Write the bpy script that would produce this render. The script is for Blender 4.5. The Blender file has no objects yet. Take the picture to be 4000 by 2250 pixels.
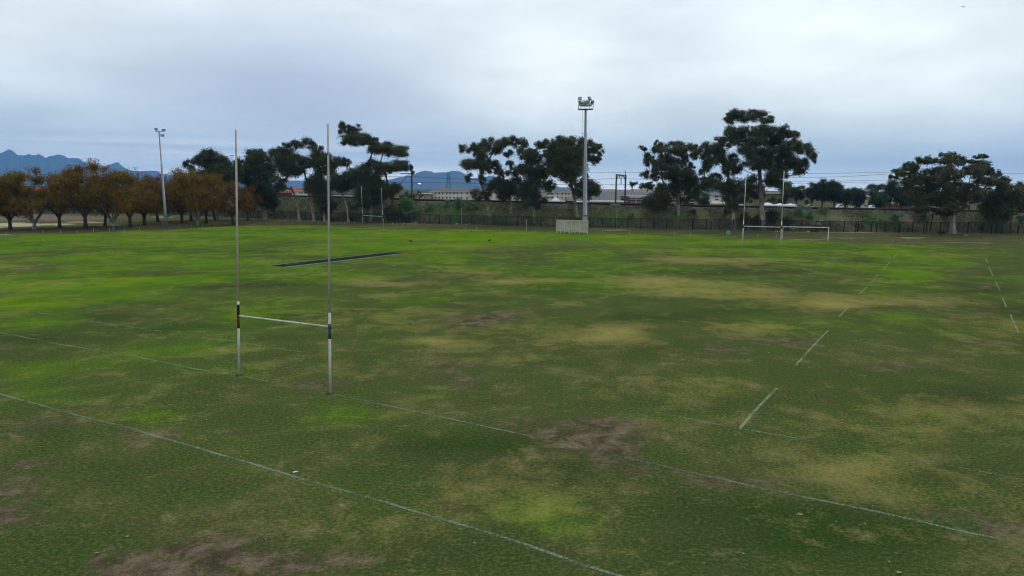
import bpy, math, random
import numpy as np
from mathutils import Vector, Matrix

# ------------------------------------------------------------------ camera
SC = bpy.context.scene
COL = SC.collection
F = 2764.0                                   # focal length in photo pixels (4000 wide)
PITCH = math.atan(389.0 / F)
ROLL = 0.007
CH = 9.0                                     # the drone hovers nine metres up
cp, sp = math.cos(PITCH), math.sin(PITCH)
FW = np.array([0, cp, -sp]); U0 = np.array([0, sp, cp]); R0 = np.array([1.0, 0, 0])
RT = math.cos(ROLL) * R0 + math.sin(ROLL) * U0
UP = math.cos(ROLL) * U0 - math.sin(ROLL) * R0
cam_d = bpy.data.cameras.new("camera")
cam = bpy.data.objects.new("camera", cam_d); COL.objects.link(cam)
cam_d.sensor_width = 36.0; cam_d.lens = 36.0 * F / 4000.0
cam_d.clip_start = 0.1; cam_d.clip_end = 60000
m3 = Matrix(((RT[0], UP[0], -FW[0]), (RT[1], UP[1], -FW[1]), (RT[2], UP[2], -FW[2])))
cam.matrix_world = Matrix.Translation((0, 0, CH)) @ m3.to_4x4()
SC.camera = cam

# ------------------------------------------------------------------ sky
SUN_EL, SUN_AZ = math.radians(48), math.radians(25)     # behind the cloud, ahead and to the right
world = bpy.data.worlds.new("World"); SC.world = world; world.use_nodes = True
wn, wl = world.node_tree.nodes, world.node_tree.links
wn.clear()
def W(t, **k):
    n = wn.new(t)
    for a, b in k.items(): setattr(n, a, b)
    return n
def wm(op, a, b=None, c=None):
    n = W('ShaderNodeMath', operation=op)
    for i, v in enumerate((a, b, c)):
        if v is None: continue
        if isinstance(v, (int, float)): n.inputs[i].default_value = v
        else: wl.new(v, n.inputs[i])
    return n.outputs[0]
tc = W('ShaderNodeTexCoord'); sep = W('ShaderNodeSeparateXYZ'); wl.new(tc.outputs['Generated'], sep.inputs[0])
el = wm('MULTIPLY', wm('ARCSINE', sep.outputs[2]), 57.2958)
az = wm('MULTIPLY', wm('ARCTAN2', sep.outputs[0], sep.outputs[1]), 57.2958)
def s2l(c):
    return tuple(((v / 255) / 12.92 if v / 255 <= 0.04045 else ((v / 255 + 0.055) / 1.055) ** 2.4) for v in c)
comb = W('ShaderNodeCombineXYZ'); wl.new(wm('MULTIPLY', az, 0.045), comb.inputs[0]); wl.new(wm('MULTIPLY', el, 0.16), comb.inputs[1])
def wnoise(vec, scale, detail=5, rough=0.5, dist=0.0):
    n = W('ShaderNodeTexNoise'); n.inputs['Scale'].default_value = scale; n.inputs['Detail'].default_value = detail
    n.inputs['Roughness'].default_value = rough; n.inputs['Distortion'].default_value = dist
    wl.new(vec, n.inputs['Vector']); return n.outputs['Fac']
n1 = wnoise(comb.outputs[0], 1.6, 6, 0.5, 0.3)
comb2 = W('ShaderNodeCombineXYZ'); wl.new(wm('MULTIPLY', az, 0.022), comb2.inputs[0]); wl.new(wm('MULTIPLY', el, 1.0), comb2.inputs[1])
n2 = wnoise(comb2.outputs[0], 1.25, 5, 0.55, 0.25)
elw = wm('ADD', el, wm('MULTIPLY', wm('SUBTRACT', n1, 0.5), 5.0))
ramp = W('ShaderNodeValToRGB'); wl.new(wm('DIVIDE', elw, 90.0), ramp.inputs[0])
stops = [(0.0, (206, 219, 229)), (1.4, (194, 209, 221)), (3.0, (182, 200, 215)), (5.2, (192, 208, 219)), (8.5, (207, 220, 228)),
         (12.5, (207, 221, 231)), (18, (205, 218, 229)), (40, (190, 202, 216)), (90, (176, 190, 206))]
els = ramp.color_ramp.elements
els[0].position = 0; els[0].color = (*s2l(stops[0][1]), 1)
els[1].position = 1; els[1].color = (*s2l(stops[-1][1]), 1)
for e, c in stops[1:-1]:
    x = els.new(e / 90.0); x.color = (*s2l(c), 1)
def gauss(a0, e0, sa, se):
    da = wm('DIVIDE', wm('SUBTRACT', az, a0), sa); de = wm('DIVIDE', wm('SUBTRACT', el, e0), se)
    return wm('EXPONENT', wm('MULTIPLY', wm('ADD', wm('MULTIPLY', da, da), wm('MULTIPLY', de, de)), -1.0))
def wmix(fac, a, b, mode='MIX'):
    n = W('ShaderNodeMix', data_type='RGBA', blend_type=mode)
    if isinstance(fac, (int, float)): n.inputs[0].default_value = fac
    else: wl.new(fac, n.inputs[0])
    for i, v in ((6, a), (7, b)):
        if isinstance(v, tuple): n.inputs[i].default_value = (*v, 1)
        else: wl.new(v, n.inputs[i])
    return n.outputs[2]
col = ramp.outputs[0]
nn = wm('ADD', 0.55, wm('MULTIPLY', n1, 0.9))
col = wmix(wm('MULTIPLY', gauss(-17, 7.2, 13, 4.6), wm('MULTIPLY', nn, 0.95)), col, s2l((166, 179, 204)))
col = wmix(wm('MULTIPLY', gauss(3.5, 8.5, 7, 3.6), wm('MULTIPLY', nn, 0.8)), col, s2l((232, 241, 246)))
col = wmix(wm('MULTIPLY', gauss(26, 9.5, 14, 4.5), wm('MULTIPLY', nn, 0.75)), col, s2l((228, 239, 245)))
n3 = wnoise(comb.outputs[0], 4.2, 6, 0.6, 0.5)
shade = W('ShaderNodeMapRange'); wl.new(wm('ADD', wm('MULTIPLY', n1, 0.7), wm('MULTIPLY', n3, 0.3)), shade.inputs[0]); shade.inputs[1].default_value = 0.36; shade.inputs[2].default_value = 0.64; shade.inputs[3].default_value = 0.90; shade.inputs[4].default_value = 1.07
col = wmix(wm('MULTIPLY', gauss(12, 11.5, 5, 3), 0.45), col, s2l((200, 214, 228)))
col = wmix(wm('MULTIPLY', gauss(36, 11.8, 6, 1.6), 0.4), col, s2l((198, 212, 222)))
# bright gaps under the cloud base, long and thin
st = W('ShaderNodeMapRange'); wl.new(n2, st.inputs[0]); st.inputs[1].default_value = 0.44; st.inputs[2].default_value = 0.60
col = wmix(wm('MULTIPLY', wm('MULTIPLY', st.outputs[0], gauss(-24, 1.7, 18, 1.4)), 0.85), col, s2l((240, 243, 245)))
col = wmix(wm('MULTIPLY', gauss(0, 0.95, 9, 0.4), 0.75), col, s2l((222, 227, 236)))
col = wmix(wm('MULTIPLY', wm('MULTIPLY', st.outputs[0], gauss(20, 1.4, 25, 2.0)), 0.45), col, s2l((196, 213, 230)))
sky = W('ShaderNodeTexSky', sky_type='NISHITA'); sky.sun_disc = False
sky.sun_elevation = SUN_EL; sky.sun_rotation = SUN_AZ
mul = W('ShaderNodeVectorMath', operation='SCALE'); wl.new(col, mul.inputs[0])
# clouds are brightest low down, seen through the long haze path
wl.new(wm('MULTIPLY', shade.outputs[0], 7.9), mul.inputs['Scale'])
bst = wm('EXPONENT', wm('MULTIPLY', wm('MAXIMUM', el, 0.0), -0.42))
cb3 = W('ShaderNodeCombineXYZ')
for q_, (t0, kb) in enumerate(((0.98, 0.97), (0.935, 0.84), (0.855, 0.66))):
    wl.new(wm('MULTIPLY', t0, wm('ADD', 1.0, wm('MULTIPLY', kb, bst))), cb3.inputs[q_])
mul2 = W('ShaderNodeVectorMath', operation='MULTIPLY'); wl.new(mul.outputs[0], mul2.inputs[0]); wl.new(cb3.outputs[0], mul2.inputs[1])
fin = wmix(0.985, sky.outputs[0], mul2.outputs[0])
bg = W('ShaderNodeBackground'); wl.new(fin, bg.inputs[0]); bg.inputs[1].default_value = 0.1
wo = W('ShaderNodeOutputWorld'); wl.new(bg.outputs[0], wo.inputs[0])

sun_d = bpy.data.lights.new("sun", 'SUN'); sun = bpy.data.objects.new("sun", sun_d); COL.objects.link(sun)
sun_d.energy = 0.6; sun_d.angle = math.radians(25); sun_d.color = (1, 0.96, 0.9)
sd = Vector((math.sin(SUN_AZ) * math.cos(SUN_EL), math.cos(SUN_AZ) * math.cos(SUN_EL), math.sin(SUN_EL)))
sun.rotation_euler = sd.to_track_quat('Z', 'Y').to_euler(); sun.location = (0, 0, 60)

SC.view_settings.view_transform = 'Standard'; SC.view_settings.look = 'None'
SC.view_settings.exposure = 0.97; SC.view_settings.gamma = 1.0
SC.cycles.max_bounces = 5; SC.cycles.diffuse_bounces = 2; SC.cycles.glossy_bounces = 2
SC.cycles.transparent_max_bounces = 12; SC.cycles.volume_bounces = 0
SC.cycles.use_denoising = True; SC.cycles.denoising_prefilter = 'ACCURATE'; SC.cycles.filter_width = 1.15

# ------------------------------------------------------------------ geometry of the picture
def ray(px, py):
    return FW + RT * ((px - 2000) / F) + UP * ((1125 - py) / F)
def G(px, py, z=0.0):
    d = ray(px, py); t = (z - CH) / d[2]; return np.array([d[0] * t, d[1] * t, z])
def A(px, py, Y):
    d = ray(px, py); t = Y / d[1]; return np.array([d[0] * t, Y, CH + d[2] * t])
def proj(x, y, z):
    v = np.stack([x, y, z - CH], -1)
    f = v @ FW; f = np.where(f < 0.1, 0.1, f)
    return 2000 + F * (v @ RT) / f, 1125 - F * (v @ UP) / f

# ------------------------------------------------------------------ helpers
def tag(o, label=None, cat=None, group=None, kind=None):
    if label: o['label'] = label
    if cat: o['category'] = cat
    if group: o['group'] = group
    if kind: o['kind'] = kind
    return o
ORG = {}
def thing(name, loc, label, cat, group=None):
    o = bpy.data.objects.new(name, None); COL.objects.link(o); o.location = tuple(loc); o.empty_display_size = 0.3
    ORG[o] = np.array(loc, float)
    return tag(o, label, cat, group)
class MB:
    def __init__(s): s.v = []; s.f = []; s.n = 0
    def add(s, vs, fs):
        vs = np.asarray(vs, float); s.v.append(vs)
        s.f.extend([tuple(int(i) + s.n for i in f) for f in fs]); s.n += len(vs); return s
    def box(s, c, size, rz=0.0, M=None):
        x, y, z = [a / 2 for a in size]
        v = np.array([(-x,-y,-z),(x,-y,-z),(x,y,-z),(-x,y,-z),(-x,-y,z),(x,-y,z),(x,y,z),(-x,y,z)])
        if rz:
            cc, ss = math.cos(rz), math.sin(rz); v = v @ np.array([[cc, ss, 0], [-ss, cc, 0], [0, 0, 1]])
        if M is not None: v = v @ np.array(M).T
        return s.add(v + np.array(c), [(0,3,2,1),(4,5,6,7),(0,1,5,4),(1,2,6,5),(2,3,7,6),(3,0,4,7)])
    def tube(s, pts, rad, n=8, cap=True):
        pts = [np.asarray(p, float) for p in pts]
        rad = [rad] * len(pts) if isinstance(rad, (int, float)) else rad
        vs = []
        for i, p in enumerate(pts):
            d = pts[min(i + 1, len(pts) - 1)] - pts[max(i - 1, 0)]
            d = d / (np.linalg.norm(d) + 1e-9)
            a = np.cross(d, (0, 0, 1.0) if abs(d[2]) < 0.9 else (1.0, 0, 0)); a /= np.linalg.norm(a); b = np.cross(d, a)
            for k in range(n):
                t = 2 * math.pi * k / n; vs.append(p + rad[i] * (math.cos(t) * a + math.sin(t) * b))
        fs = []
        for i in range(len(pts) - 1):
            for k in range(n):
                k2 = (k + 1) % n; fs.append((i * n + k, i * n + k2, (i + 1) * n + k2, (i + 1) * n + k))
        if cap: fs += [tuple(range(n))[::-1], tuple((len(pts) - 1) * n + k for k in range(n))]
        return s.add(vs, fs)
    def quad(s, a, b, c, d): return s.add([a, b, c, d], [(0, 1, 2, 3)])
    def blob(s, c, r, seed=0, n=8, m=6, amp=0.18):
        rg = random.Random(seed); vs = []; fs = []
        ph = [rg.uniform(0, 6.28) for _ in range(6)]
        for i in range(m + 1):
            th = math.pi * i / m
            for k in range(n):
                p = 2 * math.pi * k / n
                q = 1 + amp * (math.sin(2 * p + ph[0] + 2 * th) + math.sin(3 * p + ph[1]) * 0.6 + math.sin(4 * th + ph[2]) * 0.5) + rg.uniform(-amp, amp) * .4
                if i in (0, m): q = 1
                vs.append((c[0] + r[0] * q * math.sin(th) * math.cos(p), c[1] + r[1] * q * math.sin(th) * math.sin(p), c[2] + r[2] * q * math.cos(th)))
        for i in range(m):
            for k in range(n):
                k2 = (k + 1) % n; fs.append((i * n + k, (i + 1) * n + k, (i + 1) * n + k2, i * n + k2))
        return s.add(vs, fs)
    def build(s, name, mat, parent=None, smooth=False):
        v = np.concatenate(s.v) if s.v else np.zeros((0, 3))
        if parent is not None: v = v - ORG[parent]
        me = bpy.data.meshes.new(name)
        me.from_pydata([tuple(p) for p in v], [], s.f)
        if mat is not None: me.materials.append(mat)
        if smooth: me.polygons.foreach_set('use_smooth', [True] * len(me.polygons))
        me.update()
        o = bpy.data.objects.new(name, me); COL.objects.link(o)
        if parent is not None: o.parent = parent; ORG[o] = ORG[parent]
        return o
def quads_mesh(name, v, mat, parent=None, attr=None):
    """v: (n,4,3) array of loose quads, made fast"""
    n = len(v); v = v.reshape(-1, 3)
    if parent is not None: v = v - ORG[parent]
    me = bpy.data.meshes.new(name)
    me.vertices.add(n * 4); me.vertices.foreach_set('co', v.astype(np.float32).ravel())
    me.loops.add(n * 4); me.loops.foreach_set('vertex_index', np.arange(n * 4, dtype=np.int32))
    me.polygons.add(n); me.polygons.foreach_set('loop_start', np.arange(0, n * 4, 4, dtype=np.int32))
    me.polygons.foreach_set('loop_total', np.full(n, 4, dtype=np.int32))
    if attr is not None:
        a = me.attributes.new('tint', 'FLOAT', 'POINT'); a.data.foreach_set('value', np.repeat(attr, 4).astype(np.float32))
    me.materials.append(mat); me.update(calc_edges=True); me.validate()
    o = bpy.data.objects.new(name, me); COL.objects.link(o)
    if parent is not None: o.parent = parent; ORG[o] = ORG[parent]
    return o
def copy_tree(o, parent=None):
    c = o.copy(); COL.objects.link(c)
    if parent is not None: c.parent = parent
    for ch in [x for x in COL.objects if x.parent == o]: copy_tree(ch, c)
    return c

# ------------------------------------------------------------------ materials
class NT:
    def __init__(s, name):
        s.m = bpy.data.materials.new(name); s.m.use_nodes = True; s.t = s.m.node_tree; s.t.nodes.clear()
        s.out = s.n('ShaderNodeOutputMaterial')
    def n(s, t, **k):
        x = s.t.nodes.new(t)
        for a, b in k.items(): setattr(x, a, b)
        return x
    def l(s, a, b): s.t.links.new(a, b)
    def put(s, inp, v):
        if isinstance(v, (int, float)): inp.default_value = v
        elif isinstance(v, tuple): inp.default_value = (*v, 1) if len(v) == 3 and len(inp.default_value) == 4 else v
        else: s.l(v, inp)
    def math(s, op, a, b=0.0, clamp=False):
        x = s.n('ShaderNodeMath', operation=op, use_clamp=clamp); s.put(x.inputs[0], a); s.put(x.inputs[1], b); return x.outputs[0]
    def mix(s, f, a, b, mode='MIX'):
        x = s.n('ShaderNodeMix', data_type='RGBA', blend_type=mode); s.put(x.inputs[0], f); s.put(x.inputs[6], a); s.put(x.inputs[7], b); return x.outputs[2]
    def noise(s, scale, detail=4, rough=0.55, dist=0.0, vec=None, stretch=None):
        x = s.n('ShaderNodeTexNoise'); x.inputs['Scale'].default_value = scale; x.inputs['Detail'].default_value = detail
        x.inputs['Roughness'].default_value = rough; x.inputs['Distortion'].default_value = dist
        if vec is None:
            vec = s.n('ShaderNodeTexCoord').outputs['Object']
        if stretch:
            mp = s.n('ShaderNodeMapping'); s.l(vec, mp.inputs[0]); mp.inputs['Scale'].default_value = stretch; vec = mp.outputs[0]
        s.l(vec, x.inputs['Vector']); return x.outputs['Fac']
    def step(s, v, a, b, lo=0.0, hi=1.0):
        x = s.n('ShaderNodeMapRange'); s.put(x.inputs[0], v); x.inputs[1].default_value = a; x.inputs[2].default_value = b
        x.inputs[3].default_value = lo; x.inputs[4].default_value = hi; return x.outputs[0]
    def attr(s, name):
        x = s.n('ShaderNodeAttribute'); x.attribute_name = name; return x.outputs['Fac']
    def bsdf(s, color, rough=0.8, metal=0.0, spec=0.3, normal=None):
        b = s.n('ShaderNodeBsdfPrincipled'); s.put(b.inputs['Base Color'], color); s.put(b.inputs['Roughness'], rough)
        b.inputs['Metallic'].default_value = metal; b.inputs['Specular IOR Level'].default_value = spec
        if normal is not None: s.l(normal, b.inputs['Normal'])
        return b.outputs[0]
    def bump(s, h, strength=0.5, dist=0.05):
        b = s.n('ShaderNodeBump'); b.inputs['Strength'].default_value = strength; b.inputs['Distance'].default_value = dist; s.l(h, b.inputs['Height']); return b.outputs[0]
    def end(s, sh): s.l(sh, s.out.inputs[0]); return s.m
def simple(name, c1, c2=None, scale=3.0, rough=0.8, metal=0.0, spec=0.1, bump=0.0, stretch=None):
    t = NT(name); c2 = c2 or tuple(v * 0.75 for v in c1)
    f = t.noise(scale, 5, 0.6, stretch=stretch)
    c = t.mix(t.step(f, 0.35, 0.65), c1, c2)
    return t.end(t.bsdf(c, rough, metal, spec, t.bump(f, bump, 0.02) if bump else None))

def leafmat(name, dark, light, alt=None, tree_scale=0.35, spec=0.4):
    """foliage: colour varies leaf by leaf and branch by branch"""
    t = NT(name)
    a = t.attr('tint')
    big = t.noise(tree_scale, 3, 0.5)
    c = t.mix(t.math('ADD', t.math('MULTIPLY', a, 0.6), t.math('MULTIPLY', t.step(big, 0.35, 0.65), 0.4)), dark, light)
    if alt is not None:
        b2 = t.noise(tree_scale * 1.7, 2, 0.5, vec=t.n('ShaderNodeNewGeometry').outputs['Position'])
        c = t.mix(t.math('MULTIPLY', t.step(b2, 0.45, 0.62), 0.75), c, alt)
    d = t.bsdf(c, 0.5, spec=spec)
    tr = t.n('ShaderNodeBsdfTranslucent'); t.put(tr.inputs[0], c)
    mx = t.n('ShaderNodeMixShader'); mx.inputs[0].default_value = 0.22; t.l(d, mx.inputs[1]); t.l(tr.outputs[0], mx.inputs[2])
    return t.end(mx.outputs[0])
GUM = leafmat('gum_leaves', (0.012, 0.020, 0.008), (0.085, 0.108, 0.042), (0.050, 0.056, 0.016))
GUM2 = leafmat('gum_leaves_olive', (0.016, 0.022, 0.008), (0.100, 0.116, 0.036), (0.072, 0.068, 0.016))
AUT = leafmat('autumn_leaves', (0.050, 0.026, 0.006), (0.25, 0.132, 0.014), (0.19, 0.155, 0.018), 0.5, .05)
AUT2 = leafmat('autumn_leaves_rust', (0.046, 0.022, 0.007), (0.22, 0.100, 0.015), (0.18, 0.13, 0.018), 0.5, .05)
SHR = leafmat('shrub_leaves', (0.055, 0.110, 0.028), (0.17, 0.28, 0.075), (0.09, 0.22, 0.07))
SHRB = leafmat('shrub_leaves_grey', (0.06, 0.12, 0.07), (0.16, 0.26, 0.16), None)
SHRD = leafmat('shrub_leaves_dark', (0.014, 0.020, 0.009), (0.055, 0.062, 0.020), (0.065, 0.052, 0.020))
FAR = leafmat('far_tree_leaves', (0.012, 0.022, 0.010), (0.036, 0.052, 0.020), (0.022, 0.042, 0.012))
FARG = leafmat('far_tree_leaves_green', (0.020, 0.040, 0.010), (0.055, 0.105, 0.022), None)
BARK = simple('gum_bark', (0.26, 0.215, 0.175), (0.10, 0.085, 0.07), 2.2, 0.9, bump=0.4, stretch=(1, 1, 0.35))
BARKP = simple('branch_bark', (0.12, 0.10, 0.085), (0.05, 0.042, 0.036), 1.5, 0.9)
def bark_gum():
    t = NT('gum_trunk'); p = t.n('ShaderNodeNewGeometry').outputs['Position']
    sx = t.n('ShaderNodeSeparateXYZ'); t.l(p, sx.inputs[0])
    patch = t.noise(1.6, 5, 0.6, vec=p, stretch=(1.4, 1.4, 0.5))
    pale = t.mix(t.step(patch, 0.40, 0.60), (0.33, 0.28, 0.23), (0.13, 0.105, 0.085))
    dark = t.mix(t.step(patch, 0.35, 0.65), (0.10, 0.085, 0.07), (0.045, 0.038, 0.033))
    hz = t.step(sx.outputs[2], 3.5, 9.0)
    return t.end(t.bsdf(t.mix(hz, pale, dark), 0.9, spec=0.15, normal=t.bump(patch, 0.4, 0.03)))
GUMBARK = bark_gum()
PLANEBARK = simple('plane_tree_bark', (0.085, 0.068, 0.055), (0.035, 0.028, 0.024), 2.5, 0.95, bump=0.3)
def pale_bark():
    t = NT('plane_tree_pale_bark'); p = t.n('ShaderNodeNewGeometry').outputs['Position']; sx = t.n('ShaderNodeSeparateXYZ'); t.l(p, sx.inputs[0])
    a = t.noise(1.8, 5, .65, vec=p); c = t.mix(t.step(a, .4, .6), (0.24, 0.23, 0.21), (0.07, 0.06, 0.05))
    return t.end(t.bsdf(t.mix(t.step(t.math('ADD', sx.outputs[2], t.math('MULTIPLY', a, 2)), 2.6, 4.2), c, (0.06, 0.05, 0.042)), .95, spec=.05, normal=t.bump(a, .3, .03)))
PALEBARK = pale_bark()

def leaf_quads(cent, size, rng, droop=0.0, aspect=0.6, upb=0.25):
    n = len(cent)
    a = rng.normal(size=(n, 3)); a[:, 2] -= droop; a /= np.linalg.norm(a, axis=1, keepdims=True)
    nr = rng.normal(size=(n, 3)); nr[:, 2] += upb
    b = np.cross(a, nr); b /= (np.linalg.norm(b, axis=1, keepdims=True) + 1e-9)
    s = size * rng.uniform(0.6, 1.35, size=(n, 1)); a = a * s * 0.5; b = b * s * 0.5 * aspect
    return np.stack([cent - a, cent + b * 1.0 - a * 0.1, cent + a, cent - b * 1.0 - a * 0.1], 1)

# ------------------------------------------------------------------ terrain
FENCE_PX = [(-500, 850), (-200, 843), (74, 838), (256, 835), (500, 835), (675, 839), (820, 846), (945, 852), (1124, 858), (1200, 861), (1397, 868), (1648, 873),
            (1733, 876), (2151, 886), (2460, 892), (2900, 899), (3312, 906), (3822, 911), (4000, 913), (4400, 919)]
FL = np.array([G(*p) for p in FENCE_PX])
def toe(x): return np.interp(x, FL[:, 0], FL[:, 1]) + 0.8
RAIL_PX = [(-500, 752), (0, 756), (600, 760), (1113, 766), (1240, 768), (1400, 772), (1644, 781.5), (1930, 786.5), (2150, 792), (2400, 798), (2700, 804), (2975, 809), (3300, 816), (3600, 820.5), (3830, 825), (4400, 834)]
def _rail():
    out = []
    for px, py in RAIL_PX:
        Y = 190.0
        for _ in range(12):
            p = A(px, py, Y); Y = float(toe(p[0])) + 15.0
        out.append(A(px, py, Y))
    return np.array(out)
RL = _rail()
def etop(x): return np.interp(x, RL[:, 0], RL[:, 2]) - 0.25
def h2(x, y):
    return (np.sin(x * 0.31 + y * 0.23) + np.sin(x * 0.77 - y * 0.51 + 1.3) * 0.5 + np.sin(x * 1.9 + y * 1.3) * 0.25 + np.sin(x * 3.7 - y * 2.9 + .4) * 0.14)
def emb(x, y):
    d = y - toe(x)
    up = np.clip((d - 0.2) / 9.5, 0, 1); up = up * up * (3 - 2 * up) * 0.35 + up * 0.65
    dn = 1 - np.clip((d - 27) / 12, 0, 1)
    z = etop(x) * up * dn
    return z + h2(x, y) * 0.16 * np.clip(d / 2, 0, 1) * np.clip((11.5 - d) / 2, 0.0, 1)
def on_slope(px, py):
    """point of the embankment (or flat ground) seen at this place of the photo"""
    d = ray(px, py); prev = None
    for Y in np.arange(60, 330, 0.25):
        t = Y / d[1]; x = d[0] * t; z = CH + d[2] * t
        if z <= max(0.0, float(emb(x, Y))): return np.array([x, Y, max(0.0, float(emb(x, Y)))])
    return A(px, py, 200)

def sstep(v, a, b):
    t = np.clip((v - a) / (b - a), 0, 1); return t * t * (3 - 2 * t)
def gridvals():
    xs = np.concatenate([-np.geomspace(12500, 165, 26), np.arange(-160, 171, 1.0), np.geomspace(176, 12500, 26)])
    ys = np.concatenate([[-300, -120, -60, -20, 0], np.arange(8, 251, 1.0), np.geomspace(256, 13500, 30)])
    return xs, ys
xs, ys = gridvals()
X, Y_ = np.meshgrid(xs, ys); X = X.ravel(); Yg = Y_.ravel(); nx = len(xs); ny = len(ys)
PX, PY = proj(X, np.maximum(Yg, 1.0), np.zeros_like(X))
PX = PX / 1.5528; PY = PY / 1.5528         # reading scale of the patches below
def vnoise(x, y, s, seed):
    r = np.random.RandomState(seed); g = r.rand(256, 256)
    u = x / s + 1000; v = y / s + 1000; i = np.floor(u).astype(int); j = np.floor(v).astype(int); fu = u - i; fv = v - j
    fu = fu * fu * (3 - 2 * fu); fv = fv * fv * (3 - 2 * fv)
    q = lambda a, b: g[a % 256, b % 256]
    return (q(i, j) * (1 - fu) + q(i + 1, j) * fu) * (1 - fv) + (q(i, j + 1) * (1 - fu) + q(i + 1, j + 1) * fu) * fv
LUSH = [(150,597,350,14,.8),(450,606,300,10,.8),(700,590,300,12,.9),(1050,586,250,10,1),(1300,592,300,10,1),(1600,598,250,9,.9),(900,620,260,14,.9),(1250,618,200,10,.9),(1150,603,250,12,1),
 (550,655,260,16,.9),(150,652,180,12,.7),(700,675,200,14,.8),(100,722,260,20,1),(380,702,220,16,.9),(60,765,160,18,.8),(330,750,200,14,.6),(500,700,150,12,.6),(1150,645,200,10,.7),(1000,660,120,8,.6),
 (1900,632,150,10,.8),(1700,612,300,7,.9),(2020,606,130,9,.8),(2000,645,170,9,.7),(2200,634,120,10,.9),(2330,645,110,12,.9),(2300,690,120,26,.9),(2210,648,100,8,.6),(2150,668,120,8,.6),(2230,735,110,12,.6),(2260,798,110,16,.55),(2080,668,80,8,.6),(2400,663,60,5,.7),
 (1200,672,120,12,.8),(1000,758,120,16,.5),(1100,745,70,12,.5),(1800,665,150,7,.4),(2480,700,60,5,.5),
 (610,797,80,13,.9),(80,810,130,22,.7),(60,930,190,40,.9),(430,885,220,26,.9),(250,920,200,26,.6),(380,1045,75,24,1),(120,990,120,30,.7),(450,1000,100,14,.5),(860,1050,130,34,.8),(1100,985,70,22,.6),(560,925,120,18,.6),
 (1350,1290,120,52,.95),(1430,1330,90,30,.6),(1250,1265,60,24,.5),(1740,958,100,16,.6),(1040,1190,90,24,.5),(620,948,60,8,.6),(1270,760,60,8,.4),(640,560,400,5,.5),(1500,575,500,5,.4)]
DRY = [(1000,715,95,8,.8),(1290,708,100,9,.9),(1240,686,60,5,.9),(1120,735,140,9,.5),(1700,655,200,10,.55),(1850,652,120,8,.5),(1700,705,160,12,.7),(1840,715,120,12,.8),(1740,738,170,15,.95),(1620,720,120,12,.6),(1960,733,110,12,.95),(1900,748,90,8,.6),
 (2060,745,100,12,.7),(2110,765,90,16,.95),(2250,748,160,10,.7),(2330,760,150,9,.5),(1530,830,90,22,.95),(1600,812,80,14,.6),(1460,850,60,12,.5),(1090,855,75,11,1),(1180,862,70,8,.5),(1920,822,105,17,.95),(1830,815,50,8,.6),(1420,764,60,8,.8),(1060,775,90,10,.5),
 (980,745,100,10,.55),(760,690,100,5,.5),(900,705,90,6,.6),(2100,1195,150,36,.5),(2230,1170,150,30,.35),(2200,1240,180,22,.4),(1700,985,170,36,.4),(1000,1055,130,16,.45),(1180,1020,120,30,.4),(1600,1060,160,26,.3),(2200,1060,220,50,.3),(1370,1275,70,30,.45),(2560,840,150,40,.3),
 (620,880,120,10,.35),(1250,905,150,20,.35),(40,668,60,9,.4),(130,712,60,6,.3),(300,640,80,6,.3),(1650,950,180,30,.3),(1390,905,120,18,.3),(1500,985,140,24,.3),(1880,940,200,26,.25)]
MUD = [(1800,1208,110,9,.6),(1900,1222,90,7,.4),(1400,1060,120,16,.35),(300,1430,160,20,.6),(850,1430,120,22,.5),(580,1350,90,12,.5),(1430,1105,90,12,.9),(1500,1125,80,16,1),(1550,1140,90,20,.85),(1640,1172,90,16,.8),(1560,1085,140,26,.5),(1720,1195,80,10,.7),(1460,1075,140,22,.35),(1230,797,90,10,.8),(1180,812,60,7,.5),(1150,915,90,12,.8),(1190,950,90,22,.6),(1240,975,60,20,.4),(1900,872,160,24,.45),(1990,850,80,9,.4),
 (560,1385,120,20,.9),(660,1405,130,34,1),(500,1425,200,26,.9),(760,1400,90,20,.6),(380,1440,200,24,.7),(700,1440,200,20,.8),(40,1180,70,20,.9),(15,1245,45,18,.9),(0,1310,50,16,.8),(90,1215,60,20,.5),(780,968,40,7,.8),(860,968,60,10,.4),(1010,955,60,8,.3),(140,1065,120,22,.45),(330,1100,90,24,.4),
 (2070,1108,120,9,.6),(2170,1118,80,8,.6),(2300,1145,110,16,.5),(2420,1290,120,22,.4),(2510,1345,90,16,.7),(2450,860,50,7,.5),(700,1225,60,14,.35),(750,1195,30,8,.4),(430,935,120,10,.3),(1080,608,60,4,.5),(1440,608,100,5,.4),(340,652,90,6,.4),(60,665,80,10,.4),(780,965,80,14,.3),(250,605,80,4,.3),(820,612,90,5,.4),(2260,930,120,16,.3),(1000,640,90,6,.4),(1250,625,80,5,.4),(1600,620,90,4,.3)]
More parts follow.
